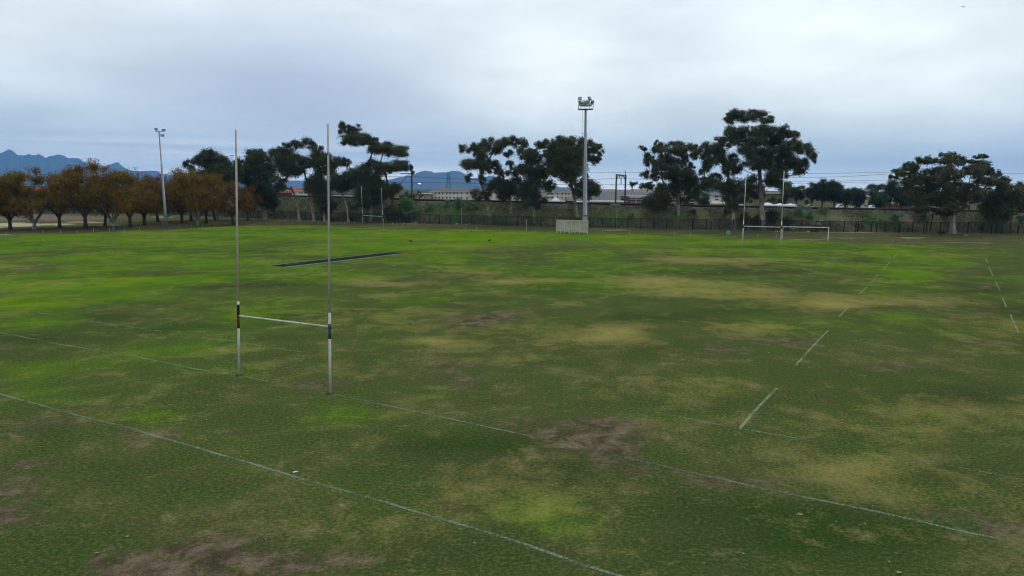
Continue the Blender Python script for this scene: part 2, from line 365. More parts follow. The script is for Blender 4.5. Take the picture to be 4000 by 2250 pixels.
DRK = [(130,618,130,6,.9),(330,634,160,7,.7),(300,690,160,10,.9),(180,682,120,8,.6),(600,692,100,6,.6),(650,712,160,12,.9),(500,722,120,12,.7),(560,600,130,4,.6),(750,612,120,6,.7),(640,632,130,6,.8),(150,760,180,8,.5),(250,800,220,14,.8),(100,850,200,16,.8),(450,830,220,20,.9),(680,800,100,12,.6),
 (850,775,110,16,.6),(1150,745,110,12,.6),(1400,732,120,14,.8),(1500,770,160,14,.5),(1240,770,120,8,.8),(1650,795,200,16,.7),(1860,778,160,14,.6),(1020,608,120,4,.5),(1300,633,80,5,.8),(1380,668,90,6,.8),(1500,650,150,8,.7),(1720,648,120,5,.7),(1770,685,130,8,.8),(2000,680,150,8,.8),
 (2050,622,160,6,.8),(2100,655,130,5,.7),(2200,700,120,8,.5),(2450,720,120,20,.7),(2500,790,140,24,.7),(2350,830,160,16,.6),(1300,880,150,18,.4),(1050,910,90,16,.5),(1000,1120,150,36,.7),(1250,1110,120,40,.5),(1400,1190,200,36,.6),(950,1190,120,30,.4),(700,1130,140,40,.5),(400,1180,200,40,.35),
 (2000,1290,220,40,.8),(1800,1260,140,24,.6),(2150,1350,260,40,.85),(1700,1400,260,30,.4),(2450,1000,160,30,.6),(1950,1010,160,24,.3),(600,1060,180,20,.5),(220,1020,160,16,.6),(60,1080,120,26,.5),(1100,1400,200,40,.5),(1600,1020,200,20,.3),(2400,1200,160,30,.4),(880,700,50,5,.6),(1600,700,100,6,.5)]
wob1 = (vnoise(X, Yg, 5, 1) - .5) * 1.0 + (vnoise(X, Yg, 2.2, 2) - .5) * .8
wob2 = (vnoise(X, Yg, 6, 3) - .5) * 1.0 + (vnoise(X, Yg, 2.5, 4) - .5) * .8
def field(lst, gx=1.0, gy=1.0):
    o = np.zeros_like(X)
    for cx, cy, rx, ry, s in lst:
        d2 = ((PX - cx) / (rx * gx) + wob1 * .6) ** 2 + ((PY - cy) / (ry * gy) + wob2 * .6) ** 2
        o = 1 - (1 - o) * (1 - s * np.exp(-d2 * 1.1))
    return o
infield = (Yg > 1)
lush = field(LUSH) * (1 - .30 * sstep(PY, 760, 900)); dry = field(DRY); mud = field(MUD, 1.2, 1.4); drk = field(DRK)
base_lush = np.interp(PY, [560, 640, 720, 800, 900], [.62, .55, .40, .12, .05]) * np.interp(PX, [0, 700, 1300, 2000, 2576], [1, .9, .7, .6, .45])
nz = vnoise(X, Yg, 9, 7) * .6 + vnoise(X, Yg, 4, 8) * .4
lush = np.clip(np.maximum(lush, base_lush * (0.45 + nz)) + (nz - .5) * .6, 0, 1)
dry = np.clip(dry * .86 + (vnoise(X, Yg, 7, 9) - .60) * .7, 0, 1)
mud = np.clip(mud + (vnoise(X, Yg, 3, 10) - .8) * .6 * (PY > 640), 0, 1)
drk = np.clip(drk * 1.1 + .16 * sstep(PY, 1020, 1200) + .08 * sstep(PY, 800, 950) + (vnoise(X, Yg, 8, 11) - .5) * .8, 0, 1)
EDGE = [(-400, 935), (0, 918), (340, 909), (640, 897), (900, 883), (1250, 879), (1700, 893), (2172, 905), (2560, 912), (2900, 921), (3060, 938), (3250, 944), (3500, 952), (4000, 960), (4400, 968)]
edge = np.interp(PX * 1.5528, [e[0] for e in EDGE], [e[1] for e in EDGE])
edge = edge + (vnoise(X, Yg, 6, 21) - .5) * 5
rough = 1 - sstep(PY * 1.5528, edge - 4, edge + 4); rough[Yg < 1] = 0; rough[Yg > 120] = np.maximum(rough[Yg > 120], 0)
sand = np.zeros_like(X)
for cx, cy, rx, ry, s in [(60,878,120,9,.9),(200,877,130,5,.7),(330,868,100,5,.5),(-80,880,120,14,.9),(640,848,60,3,.6),(3300,930,120,3,.3),(3700,948,200,2,.3),(3900,950,120,2,.3),(3560,930,60,3,.5),(2400,899,60,2,.5),(2950,918,60,2,.2),(3350,908,120,2,.5),
                          (3150,937,90,2,.5),(450,880,80,3,.4),(20,917,40,2,.7)]:
    d = np.sqrt(((PX * 1.5528 - cx) / rx + wob1 * .3) ** 2 + ((PY * 1.5528 - cy) / ry + wob2 * .3) ** 2)
    sand = np.maximum(sand, s * (1 - sstep(d, 0.4, 1.3)))
dirt = np.zeros_like(X)
for cx, cy, rx, ry, s in [(150,850,240,14,.95),(330,852,130,12,.8),(-100,850,200,18,.9),(420,845,60,8,.5)]:
    d = np.sqrt(((PX * 1.5528 - cx) / rx + wob1 * .3) ** 2 + ((PY * 1.5528 - cy) / ry + wob2 * .3) ** 2)
    dirt = np.maximum(dirt, s * (1 - sstep(d, 0.5, 1.3)))

def ground_mat():
    t = NT('grass_field')
    pos = t.n('ShaderNodeNewGeometry').outputs['Position']
    fine = t.noise(26.0, 8, 0.74, vec=pos)            # blade and tuft scale
    tuft = t.noise(8.0, 7, 0.74, vec=pos)
    mid = t.noise(1.1, 7, 0.70, 0.4, vec=pos)
    clump = t.noise(0.34, 7, 0.66, 0.5, vec=pos)
    big = t.noise(0.10, 6, 0.62, 0.8, vec=pos)
    w = t.math('MULTIPLY', t.math('SUBTRACT', mid, 0.5), 1.6)
    w = t.math('ADD', w, t.math('MULTIPLY', t.math('SUBTRACT', tuft, 0.5), 1.2))
    w = t.math('ADD', w, t.math('MULTIPLY', t.math('SUBTRACT', clump, 0.5), 2.0))
    def lay(a, k=1.0, lo=0.2, hi=0.8): return t.step(t.math('ADD', t.attr(a), t.math('MULTIPLY', w, k)), lo, hi)
    c = t.mix(t.step(clump, 0.40, 0.60), (0.037, 0.068, 0.014), (0.068, 0.086, 0.025))
    c = t.mix(t.step(big, 0.48, 0.58, 0, .7), c, (0.043, 0.082, 0.013))
    c = t.mix(t.step(tuft, 0.46, 0.66, 0, .70), c, (0.140, 0.130, 0.056))     # straw tips
    c = t.mix(t.step(t.noise(.7, 7, .72, .6, vec=pos), 0.54, 0.64, 0, .65), c, (0.070, 0.058, 0.030))     # thin brown soil
    c = t.mix(lay('drk', .45, .2, 1.0), c, t.mix(t.step(big, .42, .58), (0.026, 0.054, 0.011), (0.040, 0.050, 0.020)))
    c = t.mix(t.step(tuft, 0.50, 0.68, 0, .38), c, (0.120, 0.118, 0.046))
    c = t.mix(lay('lush', .55, .12, 1.05), c, (0.080, 0.178, 0.006))
    ly = t.math('MULTIPLY', lay('lush', .5, .4, 1.25), t.step(t.noise(.12, 5, .65, .5, vec=pos), .44, .60))
    c = t.mix(t.math('MULTIPLY', ly, .75), c, (0.175, 0.200, 0.008))
    c = t.mix(lay('dry', .75, .05, 1.20), c, (0.270, 0.225, 0.068))
    mudc = t.mix(t.step(t.noise(1.1, 8, .78, .5, vec=pos), .44, .60), (0.058, 0.040, 0.028), (0.165, 0.120, 0.088))
    mk = t.math('MULTIPLY', lay('mud', .62, .10, .60), t.step(t.noise(3.0, 8, .8, .3, vec=pos), .40, .52, .08, 1))
    c = t.mix(mk, c, mudc)
    r1 = t.mix(t.step(clump, .4, .62), (0.066, 0.070, 0.028), (0.100, 0.086, 0.044))
    r1 = t.mix(t.step(t.noise(.35, 6, .7, vec=pos, stretch=(.4, 1.6, 1)), .56, .66), r1, (0.160, 0.150, 0.078))
    r1 = t.mix(t.step(t.noise(.2, 4, .6, vec=pos), .52, .62), r1, (0.058, 0.082, 0.024))
    c = t.mix(t.attr('rough'), c, r1)
    c = t.mix(lay('dirt', .5), c, t.mix(t.step(mid, .4, .6), (0.21, 0.155, 0.115), (0.11, 0.085, 0.06)))
    c = t.mix(lay('sand', .5), c, (0.38, 0.34, 0.22))
    g = t.math('MULTIPLY', t.step(fine, 0.30, 0.70, 0.35, 1.65), t.step(tuft, .35, .65, .86, 1.14))
    gm = t.n('ShaderNodeMix', data_type='RGBA', blend_type='MULTIPLY'); gm.inputs[0].default_value = 1.0
    t.l(c, gm.inputs[6]); t.l(g, gm.inputs[7])
    hh = t.math('ADD', t.math('MULTIPLY', fine, 0.6), t.math('MULTIPLY', mid, 0.6))
    return t.end(t.bsdf(gm.outputs[2], 1.0, spec=0.0, normal=t.bump(hh, 0.6, 0.05)))
def build_ground():
    z = (vnoise(X, Yg, 12, 31) - .5) * 0.0
    me = bpy.data.meshes.new('ground')
    n = nx * ny; co = np.stack([X, Yg, np.zeros(n)], 1)
    i = np.arange(nx - 1)[None, :] + nx * np.arange(ny - 1)[:, None]; i = i.ravel()
    q = np.stack([i, i + 1, i + 1 + nx, i + nx], 1).astype(np.int32)
    me.vertices.add(n); me.vertices.foreach_set('co', co.astype(np.float32).ravel())
    me.loops.add(q.size); me.loops.foreach_set('vertex_index', q.ravel())
    me.polygons.add(len(q)); me.polygons.foreach_set('loop_start', np.arange(0, q.size, 4, dtype=np.int32)); me.polygons.foreach_set('loop_total', np.full(len(q), 4, dtype=np.int32))
    for nm, v in (('lush', lush), ('dry', dry), ('mud', mud), ('drk', drk), ('rough', rough), ('sand', sand), ('dirt', dirt)):
        a = me.attributes.new(nm, 'FLOAT', 'POINT'); a.data.foreach_set('value', v.astype(np.float32))
    me.materials.append(ground_mat()); me.update(calc_edges=True)
    o = bpy.data.objects.new('ground', me); COL.objects.link(o); tag(o, kind='structure')
build_ground()

def emb_mat():
    t = NT('embankment_slope'); pos = t.n('ShaderNodeNewGeometry').outputs['Position']
    a = t.noise(0.25, 6, 0.65, vec=pos); b = t.noise(1.4, 7, 0.7, vec=pos); c2 = t.noise(.12, 4, .5, vec=pos)
    c = t.mix(t.step(a, .42, .6), (0.075, 0.088, 0.030), (0.150, 0.122, 0.076))
    c = t.mix(t.step(c2, .46, .58), c, (0.056, 0.100, 0.026))
    c = t.mix(t.step(b, .52, .66, 0, .8), c, (0.100, 0.090, 0.055))
    c = t.mix(t.attr('ballast'), c, t.mix(t.step(b, .4, .6), (0.105, 0.090, 0.080), (0.060, 0.050, 0.046)))
    return t.end(t.bsdf(c, 0.95, spec=0.1, normal=t.bump(b, 0.8, 0.2)))
def build_emb():
    ex = np.arange(FL[0, 0] + 2, FL[-1, 0] - 2, 0.8); ed = np.concatenate([np.arange(0, 13, 0.5), np.arange(13, 41, 2.0)])
    EX, ED = np.meshgrid(ex, ed); EX = EX.ravel(); ED = ED.ravel(); EY = toe(EX) + ED
    EZ = emb(EX, EY); EZ[ED == 0] = -0.05; EZ[ED >= 39] = -0.05
    n1 = len(ex); n2 = len(ed); i = (np.arange(n1 - 1)[None, :] + n1 * np.arange(n2 - 1)[:, None]).ravel()
    mb = MB(); mb.add(np.stack([EX, EY, EZ], 1), np.stack([i, i + 1, i + 1 + n1, i + n1], 1))
    o = mb.build('embankment', emb_mat(), smooth=True); tag(o, kind='structure')
    a = o.data.attributes.new('ballast', 'FLOAT', 'POINT')
    a.data.foreach_set('value', sstep(ED + h2(EX * 2, ED) * .5, 8.0, 9.3).astype(np.float32))
build_emb()

# ------------------------------------------------------------------ mountains
def mountain(prof, Y0, name, seed, deep=0.24):
    px = np.arange(prof[0][0], prof[-1][0] + 0.1, 2.5)
    py = np.interp(px, [p[0] for p in prof], [p[1] for p in prof])
    r = np.random.RandomState(seed)
    py = py + (vnoise(px, px * 0, 6, seed) - .5) * 2.0 + (vnoise(px, px * 0, 2.6, seed + 1) - .5) * 1.2
    rows = 26; V = []; 
    ts = np.concatenate([np.linspace(0, 1, 18), np.linspace(1.08, 1.6, 8)])
    for t in ts:
        Yr = Y0 * (1 - deep + deep * t)
        for i, p in enumerate(px):
            top = A(p, py[i], Y0)
            k = t if t <= 1 else max(0, 1 - (t - 1) * 1.6)
            sx = top[0] * Yr / Y0
            spur = abs(math.sin(p * 0.10 + seed + math.sin(p * .037) * 2 + t * 1.5)) * 0.02 + abs(math.sin(p * .29 + t * 3)) * .0
            hz = top[2] * (k ** 1.25) * (1 - spur * (1 - k) * 1.6 * (k > 0))
            V.append((sx, Yr, max(hz, -2 if k == 0 else 0)))
    n1 = len(px); n2 = len(ts); i = (np.arange(n1 - 1)[None, :] + n1 * np.arange(n2 - 1)[:, None]).ravel()
    mb = MB(); mb.add(V, np.stack([i, i + 1, i + 1 + n1, i + n1], 1))
    o = mb.build(name, MTN, smooth=True); tag(o, kind='structure')
MTN = simple('mountain_rock', (0.055, 0.062, 0.045), (0.085, 0.080, 0.065), 0.004, 0.95)
M_L = [(-120,640),(-60,612),(0,599.5),(20,590),(33,582),(50,590),(72,607),(82,605),(93,607),(116,600.6),(126,607),(133,605),(138,608),(153,600.6),(167,609),(180,618),(194,609),(217,605),(229,603),(252,609),(264,617),(280,630),(300,645),(340,662),(400,690),(450,715),(480,730)]
M_L2 = [(200,650),(264,618),(295,616),(310,619),(334,636),(365,640),(404,652),(420,648),(440,638),(454,634),(462,634),(475,646),(489,658),(516,667),(543,669),(582,667),(606,668),(637,679),(680,684),(760,690),(850,696),(950,700),(1060,700),(1120,705),(1250,706),(1330,712),(1420,722)]
M_R = [(1380,726),(1440,712),(1520,702),(1560,692),(1600,686),(1617,682),(1629,675),(1648,669),(1662,667),(1683,669),(1695,676),(1704,675),(1718,672),(1741,673.7),(1753,671),(1761,667),(1788,667),(1807,674),(1819,681),(1834,692),(1846,696),(1870,694),(1896,691),(1916,686),(1926,686),(1947,697),(1990,706),(2050,713),(2150,726),(2300,742)]
mountain(M_L, 9400, 'mountain', 3); mountain(M_L2, 10400, 'mountain', 5); mountain(M_R, 9800, 'mountain', 8)

# ------------------------------------------------------------------ painted lines and paths
def strip(pts, w, z=0.004, mbx=None):
    pts = [np.array(p[:2], float) for p in pts]; mb = mbx or MB()
    L = []; 
    for i, p in enumerate(pts):
        d = pts[min(i + 1, len(pts) - 1)] - pts[max(i - 1, 0)]; d /= np.linalg.norm(d); nrm = np.array([-d[1], d[0]])
        L.append((p + nrm * w / 2, p - nrm * w / 2))
    vs = [(*a, z) for ab in L for a in ab]; fs = [(2 * i, 2 * i + 1, 2 * i + 3, 2 * i + 2) for i in range(len(pts) - 1)]
    mb.add(vs, fs); return mb
def dens(pts, step=1.0, wob=0.03, seed=0):
    rg = random.Random(seed); g = [G(*p)[:2] for p in pts]; out = []
    for a, b in zip(g, g[1:]):
        n = max(1, int(np.linalg.norm(b - a) / step))
        for k in range(n): out.append(a + (b - a) * k / n + np.array([rg.uniform(-wob, wob), rg.uniform(-wob, wob)]))
    out.append(g[-1]); return out
def paint_mat(name, thr, c):
    t = NT(name); pos = t.n('ShaderNodeNewGeometry').outputs['Position']
    f = t.noise(14, 7, .75, vec=pos); g = t.noise(.8, 3, .6, vec=pos)
    a = t.step(t.math('ADD', f, t.math('MULTIPLY', t.math('SUBTRACT', g, .5), .5)), thr - .08, thr + .08)
    tr = t.n('ShaderNodeBsdfTransparent'); mx = t.n('ShaderNodeMixShader'); t.l(a, mx.inputs[0]); t.l(tr.outputs[0], mx.inputs[1]); t.l(t.bsdf(c, .95, spec=.05), mx.inputs[2])
    return t.end(mx.outputs[0])
PA = paint_mat('worn_line_paint', .48, (0.155, 0.205, 0.135)); PB = paint_mat('faded_line_paint', .54, (0.14, 0.175, 0.10))
PD = paint_mat('thin_old_line_paint', .49, (0.18, 0.24, 0.11))
PC = paint_mat('dash_line_paint', .43, (0.19, 0.225, 0.125))
LINES = [
 ([(-200,1485),(0,1539),(129,1575),(290,1619),(507,1673),(766,1748),(1009,1818),(1159,1865),(1299,1904),(1476,1953),(1610,1994),(1869,2069),(2076,2134),(2257,2199),(2423,2250),(2600,2310)], .11, PA),
 ([(-100,1280),(30,1304),(227,1344),(505,1387),(757,1440),(939,1468),(1050,1490)], .11, PD), ([(1180,1520),(1300,1539),(1533,1588),(1766,1637),(1921,1671),(2010,1690)], .10, PA),
 ([(2010,1690),(2300,1755),(2520,1805),(2700,1845)], .09, PB), ([(2700,1845),(2883,1886),(3143,1943),(3448,2003),(3796,2084),(4000,2125),(4300,2200)], .11, PA),
 ([(101,1215),(252,1236)], .11, PA), ([(318,1250),(631,1294)], .11, PA), ([(792,1319),(929,1334),(1060,1357),(1176,1374)], .10, PD), ([(1572,1441),(1700,1462),(2009,1515)], .08, PB),
 ([(2560,1609),(2600,1617),(2872,1671),(3143,1717),(3252,1739)], .09, PA), ([(3252,1739),(3480,1782),(3823,1840)], .09, PB), ([(3823,1840),(4000,1875),(4200,1920)], .09, PA),
 ([(3129,1344),(3306,1364),(3608,1397),(3699,1405),(3962,1435),(4200,1465)], .08, PB), ([(1952,1210),(2115,1229),(2333,1256),(2496,1275),(2700,1290),(2766,1301)], .08, PB),
 ([(3505,990),(3490,1008)], .10, PC), ([(3477,1023),(3447,1054)], .10, PC), ([(3432,1072),(3399,1107)], .10, PC), ([(3384,1122),(3359,1147)], .10, PC), ([(3326,1183),(3278,1238)], .10, PC),
 ([(3235,1291),(3172,1356),(3109,1427)], .10, PC), ([(3035,1516),(2960,1592),(2888,1677)], .12, PC),
 ([(3851,1011),(3858,1026)], .1, PC), ([(3863,1044),(3878,1077)], .1, PC), ([(3888,1099),(3906,1137)], .1, PC), ([(3916,1162),(3931,1200)], .1, PC), ([(3946,1228),(3977,1299)], .1, PC),
 ([(-50,1213),(0,1209),(300,1185),(620,1145),(900,1100)], .11, PD), ([(197,1230),(350,1205),(505,1183),(631,1167)], .12, PD), ([(800,1140),(959,1119),(1070,1109)], .11, PD), ([(545,1281),(681,1253),(833,1235)], .09, PD),
 ([(1392,1063),(1474,1055)], .09, PB), ([(3040,1012),(3330,1032),(3420,1040)], .1, PB)]
for i, (p, w, m) in enumerate(LINES):
    o = strip(dens(p, .8, .015, i), w, 0.005 + 0.0002 * i).build('painted_line', m); tag(o, kind='structure')
PATHM = simple('worn_track_soil', (0.22, 0.20, 0.12), (0.14, 0.13, 0.075), .8, .95)
for p, w in (([(960,877),(1050,873),(1140,871),(1250,871),(1350,873)], .9), ([(1975,888.5),(2060,891),(2165,893.5)], .35), ([(2320,898),(2480,901)], .4), ([(-40,918),(60,915)], .5)):
    o = strip(dens(p, 1.0, .05, 5), w, 0.006).build('path', PATHM); tag(o, kind='structure')

# ------------------------------------------------------------------ cricket strip
MATG = simple('artificial_turf', (0.014, 0.025, 0.015), (0.020, 0.034, 0.018), 2.0, 1.0, spec=0.0)
CONC = simple('concrete', (0.26, 0.27, 0.26), (0.19, 0.20, 0.18), 2.0, .9)
cpts = [G(1052, 1038.5), G(1108, 1043.5), G(1585, 989), G(1531, 985)]
cc = sum(cpts) / 4
cr = thing('cricket_pitch', (cc[0], cc[1], 0), 'long dark green artificial cricket pitch with pale concrete edge lying in the grass', 'cricket pitch')
o = MB().add([(*p[:2], .03) for p in cpts] + [(*p[:2], -.02) for p in cpts], [(0, 1, 2, 3), (0, 4, 5, 1), (1, 5, 6, 2), (2, 6, 7, 3), (3, 7, 4, 0)]).build('turf_mat', MATG, cr)
big = [cc + (p - cc) * np.array([1, 1, 1]) for p in cpts]
u = (cpts[2] - cpts[1]); u /= np.linalg.norm(u); v_ = (cpts[1] - cpts[0]); v_ /= np.linalg.norm(v_)
e = .22; bigp = [cpts[0] - u * .05 - v_ * e, cpts[1] - u * .05 + v_ * e, cpts[2] + u * .05 + v_ * e, cpts[3] + u * .05 - v_ * e]
MB().add([(*p[:2], .016) for p in bigp] + [(*p[:2], -.02) for p in bigp], [(0, 1, 2, 3), (0, 4, 5, 1), (1, 5, 6, 2), (2, 6, 7, 3), (3, 7, 4, 0)]).build('concrete_edge', CONC, cr)
WORN = simple('worn_white_mark', (0.22, 0.26, 0.22), (0.05, 0.07, 0.05), 3, .9)
for t in (.09, .93):
    c0 = cpts[0] * (1 - t) + cpts[3] * t; c1 = cpts[1] * (1 - t) + cpts[2] * t
    mb = MB()
    for k in (0, 1):
        a = c0 * .85 + c1 * .15 + u * k * 1.2; b = c0 * .25 + c1 * .75 + u * k * 1.2
        strip([a, b], .10, .034, mb)
    mb.build('crease_mark', WORN, cr)

# ------------------------------------------------------------------ goal posts
def post_paint(name, c, rust=.62):
    t = NT(name); pos = t.n('ShaderNodeNewGeometry').outputs['Position']
    a = t.noise(6, 6, .7, vec=pos, stretch=(1, 1, .45)); b = t.noise(1.2, 4, .6, vec=pos, stretch=(1, 1, .3))
    c2 = t.mix(t.step(b, .4, .65), c, tuple(v * .72 for v in c))
    c2 = t.mix(t.step(t.noise(2.2, 5, .7, vec=pos, stretch=(1, 1, .4)), .50, .66, 0, .6), c2, (0.26, 0.17, 0.11))
    c2 = t.mix(t.step(a, rust, rust + .04), c2, (0.05, 0.035, 0.025))
    return t.end(t.bsdf(c2, .55, spec=.3))
PW = post_paint('chipped_white_paint', (0.60, 0.57, 0.52)); PGREY = post_paint('weathered_post_top', (0.42, 0.38, 0.33), .60)
PWF = post_paint('far_white_paint', (0.60, 0.62, 0.56), .68)
NAVY = simple('navy_band_paint', (0.035, 0.050, 0.095), (0.06, 0.07, 0.10), 6, .7)
RUST = simple('rust', (0.17, 0.050, 0.020), (0.045, 0.016, 0.010), 5, .9); BLK = simple('black_tape', (0.012, 0.012, 0.012), (0.03, 0.014, 0.01), 4, .8)
SOILC = simple('worn_soil', (0.085, 0.068, 0.045), (0.050, 0.060, 0.025), 9, 1.0, spec=0, bump=.5)
def goal(b1, t1, b2, t2, cb1, cb2, label, near=False, r=.055, cbr=.045, paint=None, top=None):
    p1, p2 = G(*b1), G(*b2); q1, q2 = A(t1[0], t1[1], p1[1]), A(t2[0], t2[1], p2[1])
    base = (p1 + p2) / 2
    g = thing('rugby_goal', base, label, 'rugby goal', None if near else 'far rugby goals')
    for (p, q, cb, sgn) in ((p1, q1, cb1, 1), (p2, q2, cb2, -1)):
        zc = A(p[0], cb, p[1])[2] if False else A(proj(p[0:1], p[1:2], np.array([2.5]))[0][0], cb, p[1])[2]
        f = lambda z: p + (q - p) * (z / q[2])
        zs = 3.6 if near else 4.0
        up = MB().tube([f(0) - np.array([0, 0, .1]), f(zs)], [r, r], 12).build('upright', paint, g, True)
        MB().tube([f(zs), f(q[2])], [r * .86, r * .70], 12).build('upper_pole', top or paint, up, True)
        if near:
            bands = ((2.30, 2.95, RUST), (2.95, 3.45, BLK)) if sgn == 1 else ((2.45, 3.12, NAVY),)
            for a, b, m in bands:
                MB().tube([f(a), f(b)], [r + .004] * 2, 12).build('band', m, up, True)
            MB().tube([f(zc - .07), f(zc + .07)], [r + .012] * 2, 12).build('clamp', m if sgn < 0 else RUST, up, True)
        else:
            MB().tube([f(zc - .3), f(zc + .3)], [r + .004] * 2, 10).build('band', NAVY, up, True)
        if sgn == 1: a1 = f(zc)
        else: a2 = f(zc)
    if near:
        for p in (p1, p2): MB().blob(p + (0, 0, .0), (.20, .20, .045), 4, 12, 6, .3).build('worn_soil_collar', SOILC, g, True)
    MB().tube([a1 * (1 - t) + a2 * t - np.array([0, 0, .0 * t]) for t in np.linspace(0, 1, 7)], cbr, 10).build('crossbar', paint, g, True)
    return g
goal((934,1465),(921,506),(1290,1536),(1281,484),1233,1276,'tall rugby goal with chipped white posts nearest the camera, rust and navy bands', True, .058, .037, PW, PGREY)
goal((2900,953.6),(2915,676),(3049,958),(3063,668),883.6,887.6,'white rugby goal beside the soccer goal, in front of the tallest gum tree', False, .075, .06, PWF)
goal((1418,885),(1411,726),(1498,893),(1489,734),841.6,845.7,'slim grey white rugby goal in the far left corner of the field', False, .06, .05, post_paint('grey_white_paint', (0.42, 0.47, 0.47), .7))
# soccer goal
s1, s2 = G(3056, 935), G(3234, 941.5)
sg = thing('soccer_goal', (s1 + s2) / 2, 'white soccer goal frame without net at the right of the far rugby goal', 'soccer goal')
z1 = A(3054, 886, s1[1])[2]; z2 = A(3236, 889, s2[1])[2]
MB().tube([s1, (s1[0], s1[1], z1)], .05, 8).build('goal_post', PWF, sg); MB().tube([s2, (s2[0], s2[1], z2 - .05)], .085, 8).build('goal_post', PWF, sg)
MB().tube([(s1[0] - .1, s1[1], z1), (s2[0] + .08, s2[1], z2)], .075, 8).build('crossbar', PWF, sg)

# ------------------------------------------------------------------ floodlights
GALV = simple('galvanised_steel', (0.24, 0.265, 0.29), (0.19, 0.21, 0.235), 1.2, .5, .3, .4, stretch=(1, 1, .3))
GALVD = simple('dull_steel', (0.12, 0.13, 0.145), (0.09, 0.10, 0.11), 2, .6, .3)
LAMPB = simple('lamp_housing', (0.045, 0.05, 0.058), (0.03, 0.033, 0.04), 3, .5, .2)
GLASS = simple('lamp_glass', (0.30, 0.34, 0.40), (0.22, 0.26, 0.31), 3, .15, 0, .6)
def rotm(yaw, pit):
    return np.array(Matrix.Rotation(yaw, 3, 'Z') @ Matrix.Rotation(pit, 3, 'X'))
def lamp(c, yaw, pit, w, h, parent):
    """a floodlight: tapered housing, front glass, yoke"""
    M = rotm(yaw, pit); c = np.array(c)
    f = lambda *p: c + M @ np.array(p)
    d = .42 * w
    vs = [f(-w/2, -d/2, -h/2), f(w/2, -d/2, -h/2), f(w/2, -d/2, h/2), f(-w/2, -d/2, h/2), f(-w*.32, d/2, -h*.3), f(w*.32, d/2, -h*.3), f(w*.32, d/2, h*.3), f(-w*.32, d/2, h*.3)]
    hb = MB().add(vs, [(0, 1, 2, 3), (5, 4, 7, 6), (0, 4, 5, 1), (1, 5, 6, 2), (2, 6, 7, 3), (3, 7, 4, 0)]).build('floodlight', LAMPB, parent)
    k = .43
    MB().add([f(-w*k, -d/2 - .012, -h*k), f(w*k, -d/2 - .012, -h*k), f(w*k, -d/2 - .012, h*k), f(-w*k, -d/2 - .012, h*k)], [(0, 1, 2, 3)]).build('glass', GLASS, hb)
    MB().tube([f(-w/2 - .04, 0, 0), f(-w/2 - .04, 0, -h * .75), f(w/2 + .04, 0, -h * .75), f(w/2 + .04, 0, 0)], .03, 5).build('bracket', GALVD, hb)
# tower behind the dugout
tb = G(2285, 905); Yt = tb[1]
tw = thing('floodlight_mast', tb, 'tall grey floodlight mast with a lamp gantry rising behind the dugout', 'floodlight')
tt = A(2287.5, 429, Yt)
f = lambda z: tb + (tt - tb) * (z / tt[2])
H = tt[2]
seg = [(0, .56), (3.4, .52), (3.4001, .46), (9, .42), (9.001, .40), (16, .33), (16.001, .31), (H, .22)]
po = MB().tube([f(z) for z, r in seg], [r for z, r in seg], 12).build('pole', GALV, tw, True)
MB().box(f(3.5), (1.15, 1.15, .12)).build('collar', GALVD, tw)
MB().tube([f(0) - np.array([0, 0, .1]), f(.15)], .95, 16).build('base_flange', GALVD, tw)
lm = MB(); lm.tube([f(3) + np.array([-.62, -.2, 0]), f(H) + np.array([-.62, -.2, 0])], .022, 5)
for k in range(10): z = 4 + k * 2.35; lm.tube([f(z) + np.array([-.72, -.2, 0]), f(z) + np.array([.5, -.2, 0])], .035, 5)
lm.build('climbing_rail', GALVD, tw)
pc = lambda x, y, dy=0: A(x, y, Yt + dy)
gm = MB()
for dy in (-.5, .5):
    gm.tube([pc(2258, 426, dy), pc(2317, 426, dy)], .11, 6); gm.tube([pc(2260, 407, dy), pc(2317, 407, dy)], .07, 6)
    gm.tube([pc(2262, 391.5, dy), pc(2319, 391.5, dy)], .06, 6)
    gm.tube([pc(2258.5, 426, dy), pc(2261, 405, dy), pc(2262.5, 391, dy)], .07, 6); gm.tube([pc(2316.5, 426, dy), pc(2318.5, 391, dy)], .07, 6)
    gm.tube([pc(2265, 422, dy), pc(2285, 408, dy), pc(2305, 422, dy)], .05, 5); gm.tube([pc(2285.5, 424, dy), pc(2285.5, 408, dy)], .05, 5)
gm.build('gantry', GALVD, tw)
MB().box(pc(2287, 427.5), (3.0, 1.3, .12)).build('platform', GALVD, tw)
MB().add([pc(2263, 409, .3), pc(2312, 409, .3), pc(2312, 416, .3), pc(2263, 416, .3)], [(0, 1, 2, 3)]).build('gantry_panel', simple('pale_panel', (0.5, 0.52, 0.56)), tw)
for x, y, yaw, pit in ((2267, 401, -.8, .5), (2282, 401, 0, .5), (2296, 399.5, .0, .4), (2313, 400, .8, .5), (2265.5, 386, -.6, -.4), (2302.5, 385, .7, -.5)):
    lamp(pc(x, y, -.6), yaw, pit, .78 * 1.0, .72, tw)
